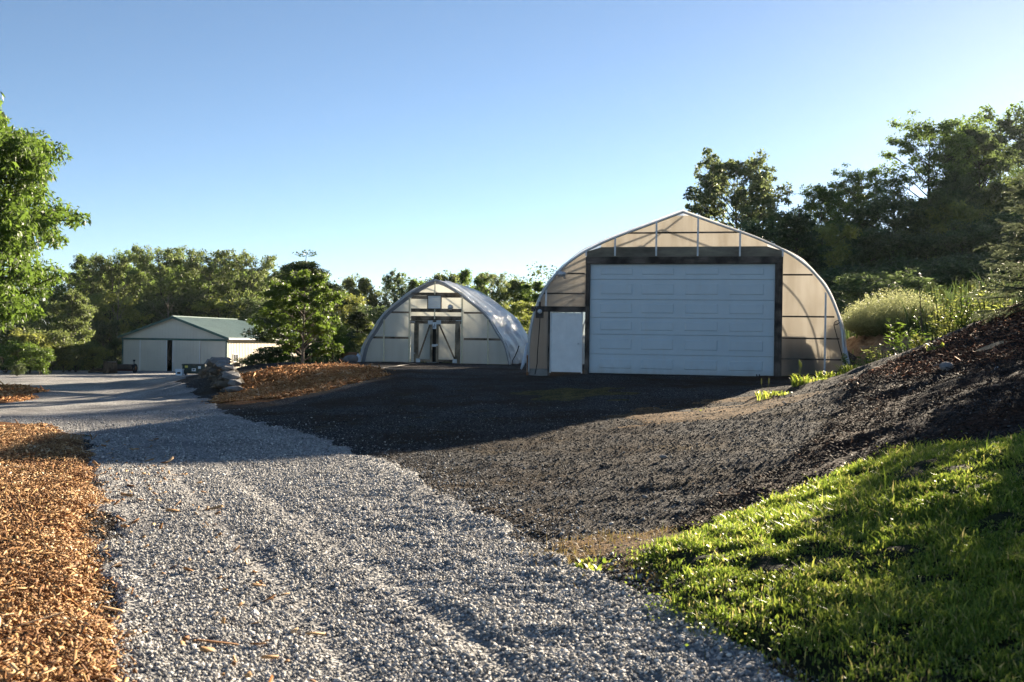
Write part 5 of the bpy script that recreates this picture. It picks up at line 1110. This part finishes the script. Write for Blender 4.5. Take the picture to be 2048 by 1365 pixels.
# bare sapling and fallen twigs
x = ray(1846, 690)[0]*24.5; z = gz(x, 24.5); m = MB(); htop = CAMH+ray(1834, 540)[2]*24.5-z
m.tube([(0, 0, -.05), (-.04, 0, htop*.35), (-.09, .02, htop*.7), (-.16, .02, htop)], [.018, .015, .010, .004], 6)
for f, a, l in ((.62, .9, .28), (.66, -.8, .2), (.78, .7, .16)): m.tube([(-.08*f*1.3, 0, htop*f), (-.08*f+l*math.sin(a), .05, htop*f+l*math.cos(a))], [.007, .003], 4)
o = m.build('bare_sapling', M['bark'], None, True); o.location = (x, 24.5, z); tag(o, 'thin bare sapling standing upright in front of the feathery bush', 'sapling')
rng = np.random.default_rng(44); x = ray(1818, 690)[0]*23.6; m = MB()
for k in range(12):
    a = rng.uniform(2.2, 3.6); l = rng.uniform(.5, 1.1); p0 = np.array([rng.uniform(-.2, .7), rng.uniform(-.3, .3), .08]); m.tube([tuple(p0), tuple(p0+np.array([math.cos(a)*l*.5, rng.uniform(-.2, .2), l*.16])), tuple(p0+np.array([math.cos(a)*l, rng.uniform(-.3, .3), l*.22*rng.uniform(-.3, 1)]))], [.010, .007, .003], 4)
o = m.build('brushwood', M['bark_pale'], None); o.location = (x, 23.6, gz(x, 23.6)); tag(o, 'tangle of dry twigs on the crest between sapling and cut bank', 'brushwood')
# grass tufts along the crest of the bank
def tuft(px, py, D, h, n, label, seed, heads=0, mat='grass', sp=.16):
    rng = np.random.default_rng(seed); x = ray(px, 690)[0]*D; root = thing('grass_tuft', label, 'grass', (x, D, gz(x, D)-.03), group='grass tufts along the edge of the yard'); V, F, T_ = [], [], []
    for k in range(n):
        a = rng.uniform(0, 6.28); r = sp*math.sqrt(rng.random()); b = np.array([math.cos(a)*r, math.sin(a)*r, 0]); hh = h*rng.uniform(.45, 1.05); la = rng.uniform(0, 6.28); ln = hh*rng.uniform(.15, .75); w_ = .012*rng.uniform(.7, 1.5)*max(1, D/20); s = np.array([-math.sin(la), math.cos(la), 0])*w_; i0 = len(V); t0 = rng.beta(3, 2)
        for f, kk in ((0, 1), (.4, 1), (.75, .7), (1, .05)):
            c = b+np.array([math.cos(la)*ln*f*f, math.sin(la)*ln*f*f, hh*(f-.28*f**3)]); V += [c-s*kk, c+s*kk]; T_ += [t0, t0]
        for j in range(3): F.append((i0+2*j, i0+2*j+1, i0+2*j+3, i0+2*j+2))
    npmesh('blades', np.array(V), np.array(F), M[mat], root, {'tone': np.array(T_)})
    if heads:
        m = MB()
        for k in range(heads):
            a = rng.uniform(0, 6.28); hx_ = rng.uniform(0, .2); t = np.array([math.cos(a)*hx_, math.sin(a)*hx_, h*rng.uniform(.9, 1.2)]); m.tube([(0, 0, 0), tuple(t)], [.004, .003], 3, False); m.lathe(tuple(t), [(.004, -.01), (.014, .02), (.013, .09), (.003, .12)], 6)
        m.build('seed_head', M['feather'], root)
for i, (px, D, h, n, hd, lab) in enumerate(((1545, 21.0, .16, 90, 0, 'low grass tuft at the left end of the grassy yard edge'), (1600, 21.5, .42, 60, 3, 'tall seeding grass tuft before the right greenhouse panels'), (1625, 21.8, .22, 110, 0, 'low spreading grass tuft right of the tall seeding one'), (1650, 22.8, .38, 60, 0, 'grass tuft before the last stud of the large greenhouse'), (1672, 23.6, .34, 80, 0, 'dense grass tuft below the right foot of the large greenhouse'), (1692, 24.4, .55, 70, 2, 'tallest arching grass tuft at the right foot of the large greenhouse'), (1712, 24.6, .40, 70, 0, 'arching grass tuft just right of the greenhouse foot'), (1742, 24.2, .28, 40, 0, 'small grass tuft alone on the crest of the dark bank'), (1874, 18.2, .34, 22, 0, 'yellow-green grass tuft alone in the middle of the dark bank'), (1532, 20.2, .30, 26, 2, 'thin seeding grass tuft left of all others at the yard edge'), (1578, 20.2, .12, 90, 0, 'flat mossy grass patch at the yard edge'), (1420, 19.6, .06, 60, 0, 'flat pale grass patch on the yard before the garage door'))):
    tuft(px, 0, D, h, n, lab, 500+i, hd, sp=.34 if h < .25 else .17)
tuft(590*2+20, 0, 6.9, .10, 60, 'yellowing grass tuft off the left tip of the lawn', 520, 0, 'grass', .16)
# ------------------------------------------------------------------ light, sky, camera
w = bpy.data.worlds.new('World'); sc.world = w; w.use_nodes = True
nt = w.node_tree; bg = nt.nodes['Background']; sky = nt.nodes.new('ShaderNodeTexSky'); sky.sky_type = 'NISHITA'
sky.sun_disc = False; sky.sun_elevation = R_(SUN_EL); sky.sun_rotation = R_(SUN_AZ); sky.altitude = 100; sky.air_density = .65; sky.dust_density = .09; sky.ozone_density = 1.9
hsv = nt.nodes.new('ShaderNodeHueSaturation'); hsv.inputs['Saturation'].default_value = .97; hsv.inputs['Hue'].default_value = .497; hsv.inputs['Value'].default_value = .71; nt.links.new(sky.outputs[0], hsv.inputs['Color']); nt.links.new(hsv.outputs[0], bg.inputs[0]); bg.inputs[1].default_value = .05
sl = bpy.data.lights.new('sun', 'SUN'); sl.energy = 5.0; sl.angle = R_(.5); sl.color = (1, .85, .65)
so = bpy.data.objects.new('sun', sl); COL.objects.link(so)
sd = Vector((math.sin(R_(SUN_AZ))*math.cos(R_(SUN_EL)), math.cos(R_(SUN_AZ))*math.cos(R_(SUN_EL)), math.sin(R_(SUN_EL))))
so.rotation_euler = sd.to_track_quat('Z', 'Y').to_euler(); so.location = (20, 10, 30)
m = MB(); zlo = float(GRZ.min())-1.2; m.box(-1700, 1700, -1700, 1700, zlo, 48)
t = NT('thin_air'); pv = t.n('ShaderNodeVolumePrincipled'); pv.inputs['Color'].default_value = (.80, .90, 1, 1); pv.inputs['Density'].default_value = HAZE; pv.inputs['Anisotropy'].default_value = .25
t.l(pv.outputs[0], t.out.inputs['Volume']); tag(m.build('haze', t.m), kind='stuff')
cam = bpy.data.cameras.new('camera'); co = bpy.data.objects.new('camera', cam); COL.objects.link(co)
cam.sensor_width = 36; cam.lens = F_PX/2048*36; cam.clip_start = .05; cam.clip_end = 4000
cam.dof.use_dof = True; cam.dof.focus_distance = 28; cam.dof.aperture_fstop = 4.5
co.matrix_world = Matrix.Translation((0, 0, CAMH))@(Matrix.Rotation(R_(90), 4, 'X')@Matrix.Rotation(ROLL, 4, 'Z'))
sc.camera = co
vs = sc.view_settings; vs.view_transform = 'Standard'; vs.look = 'None'; vs.exposure = 2.3; vs.gamma = 1
cy = sc.cycles; cy.use_denoising = True; cy.max_bounces = 8; cy.diffuse_bounces = 4; cy.glossy_bounces = 3; cy.transmission_bounces = 5; cy.sample_clamp_indirect = 8; cy.use_adaptive_sampling = True; cy.adaptive_threshold = .012
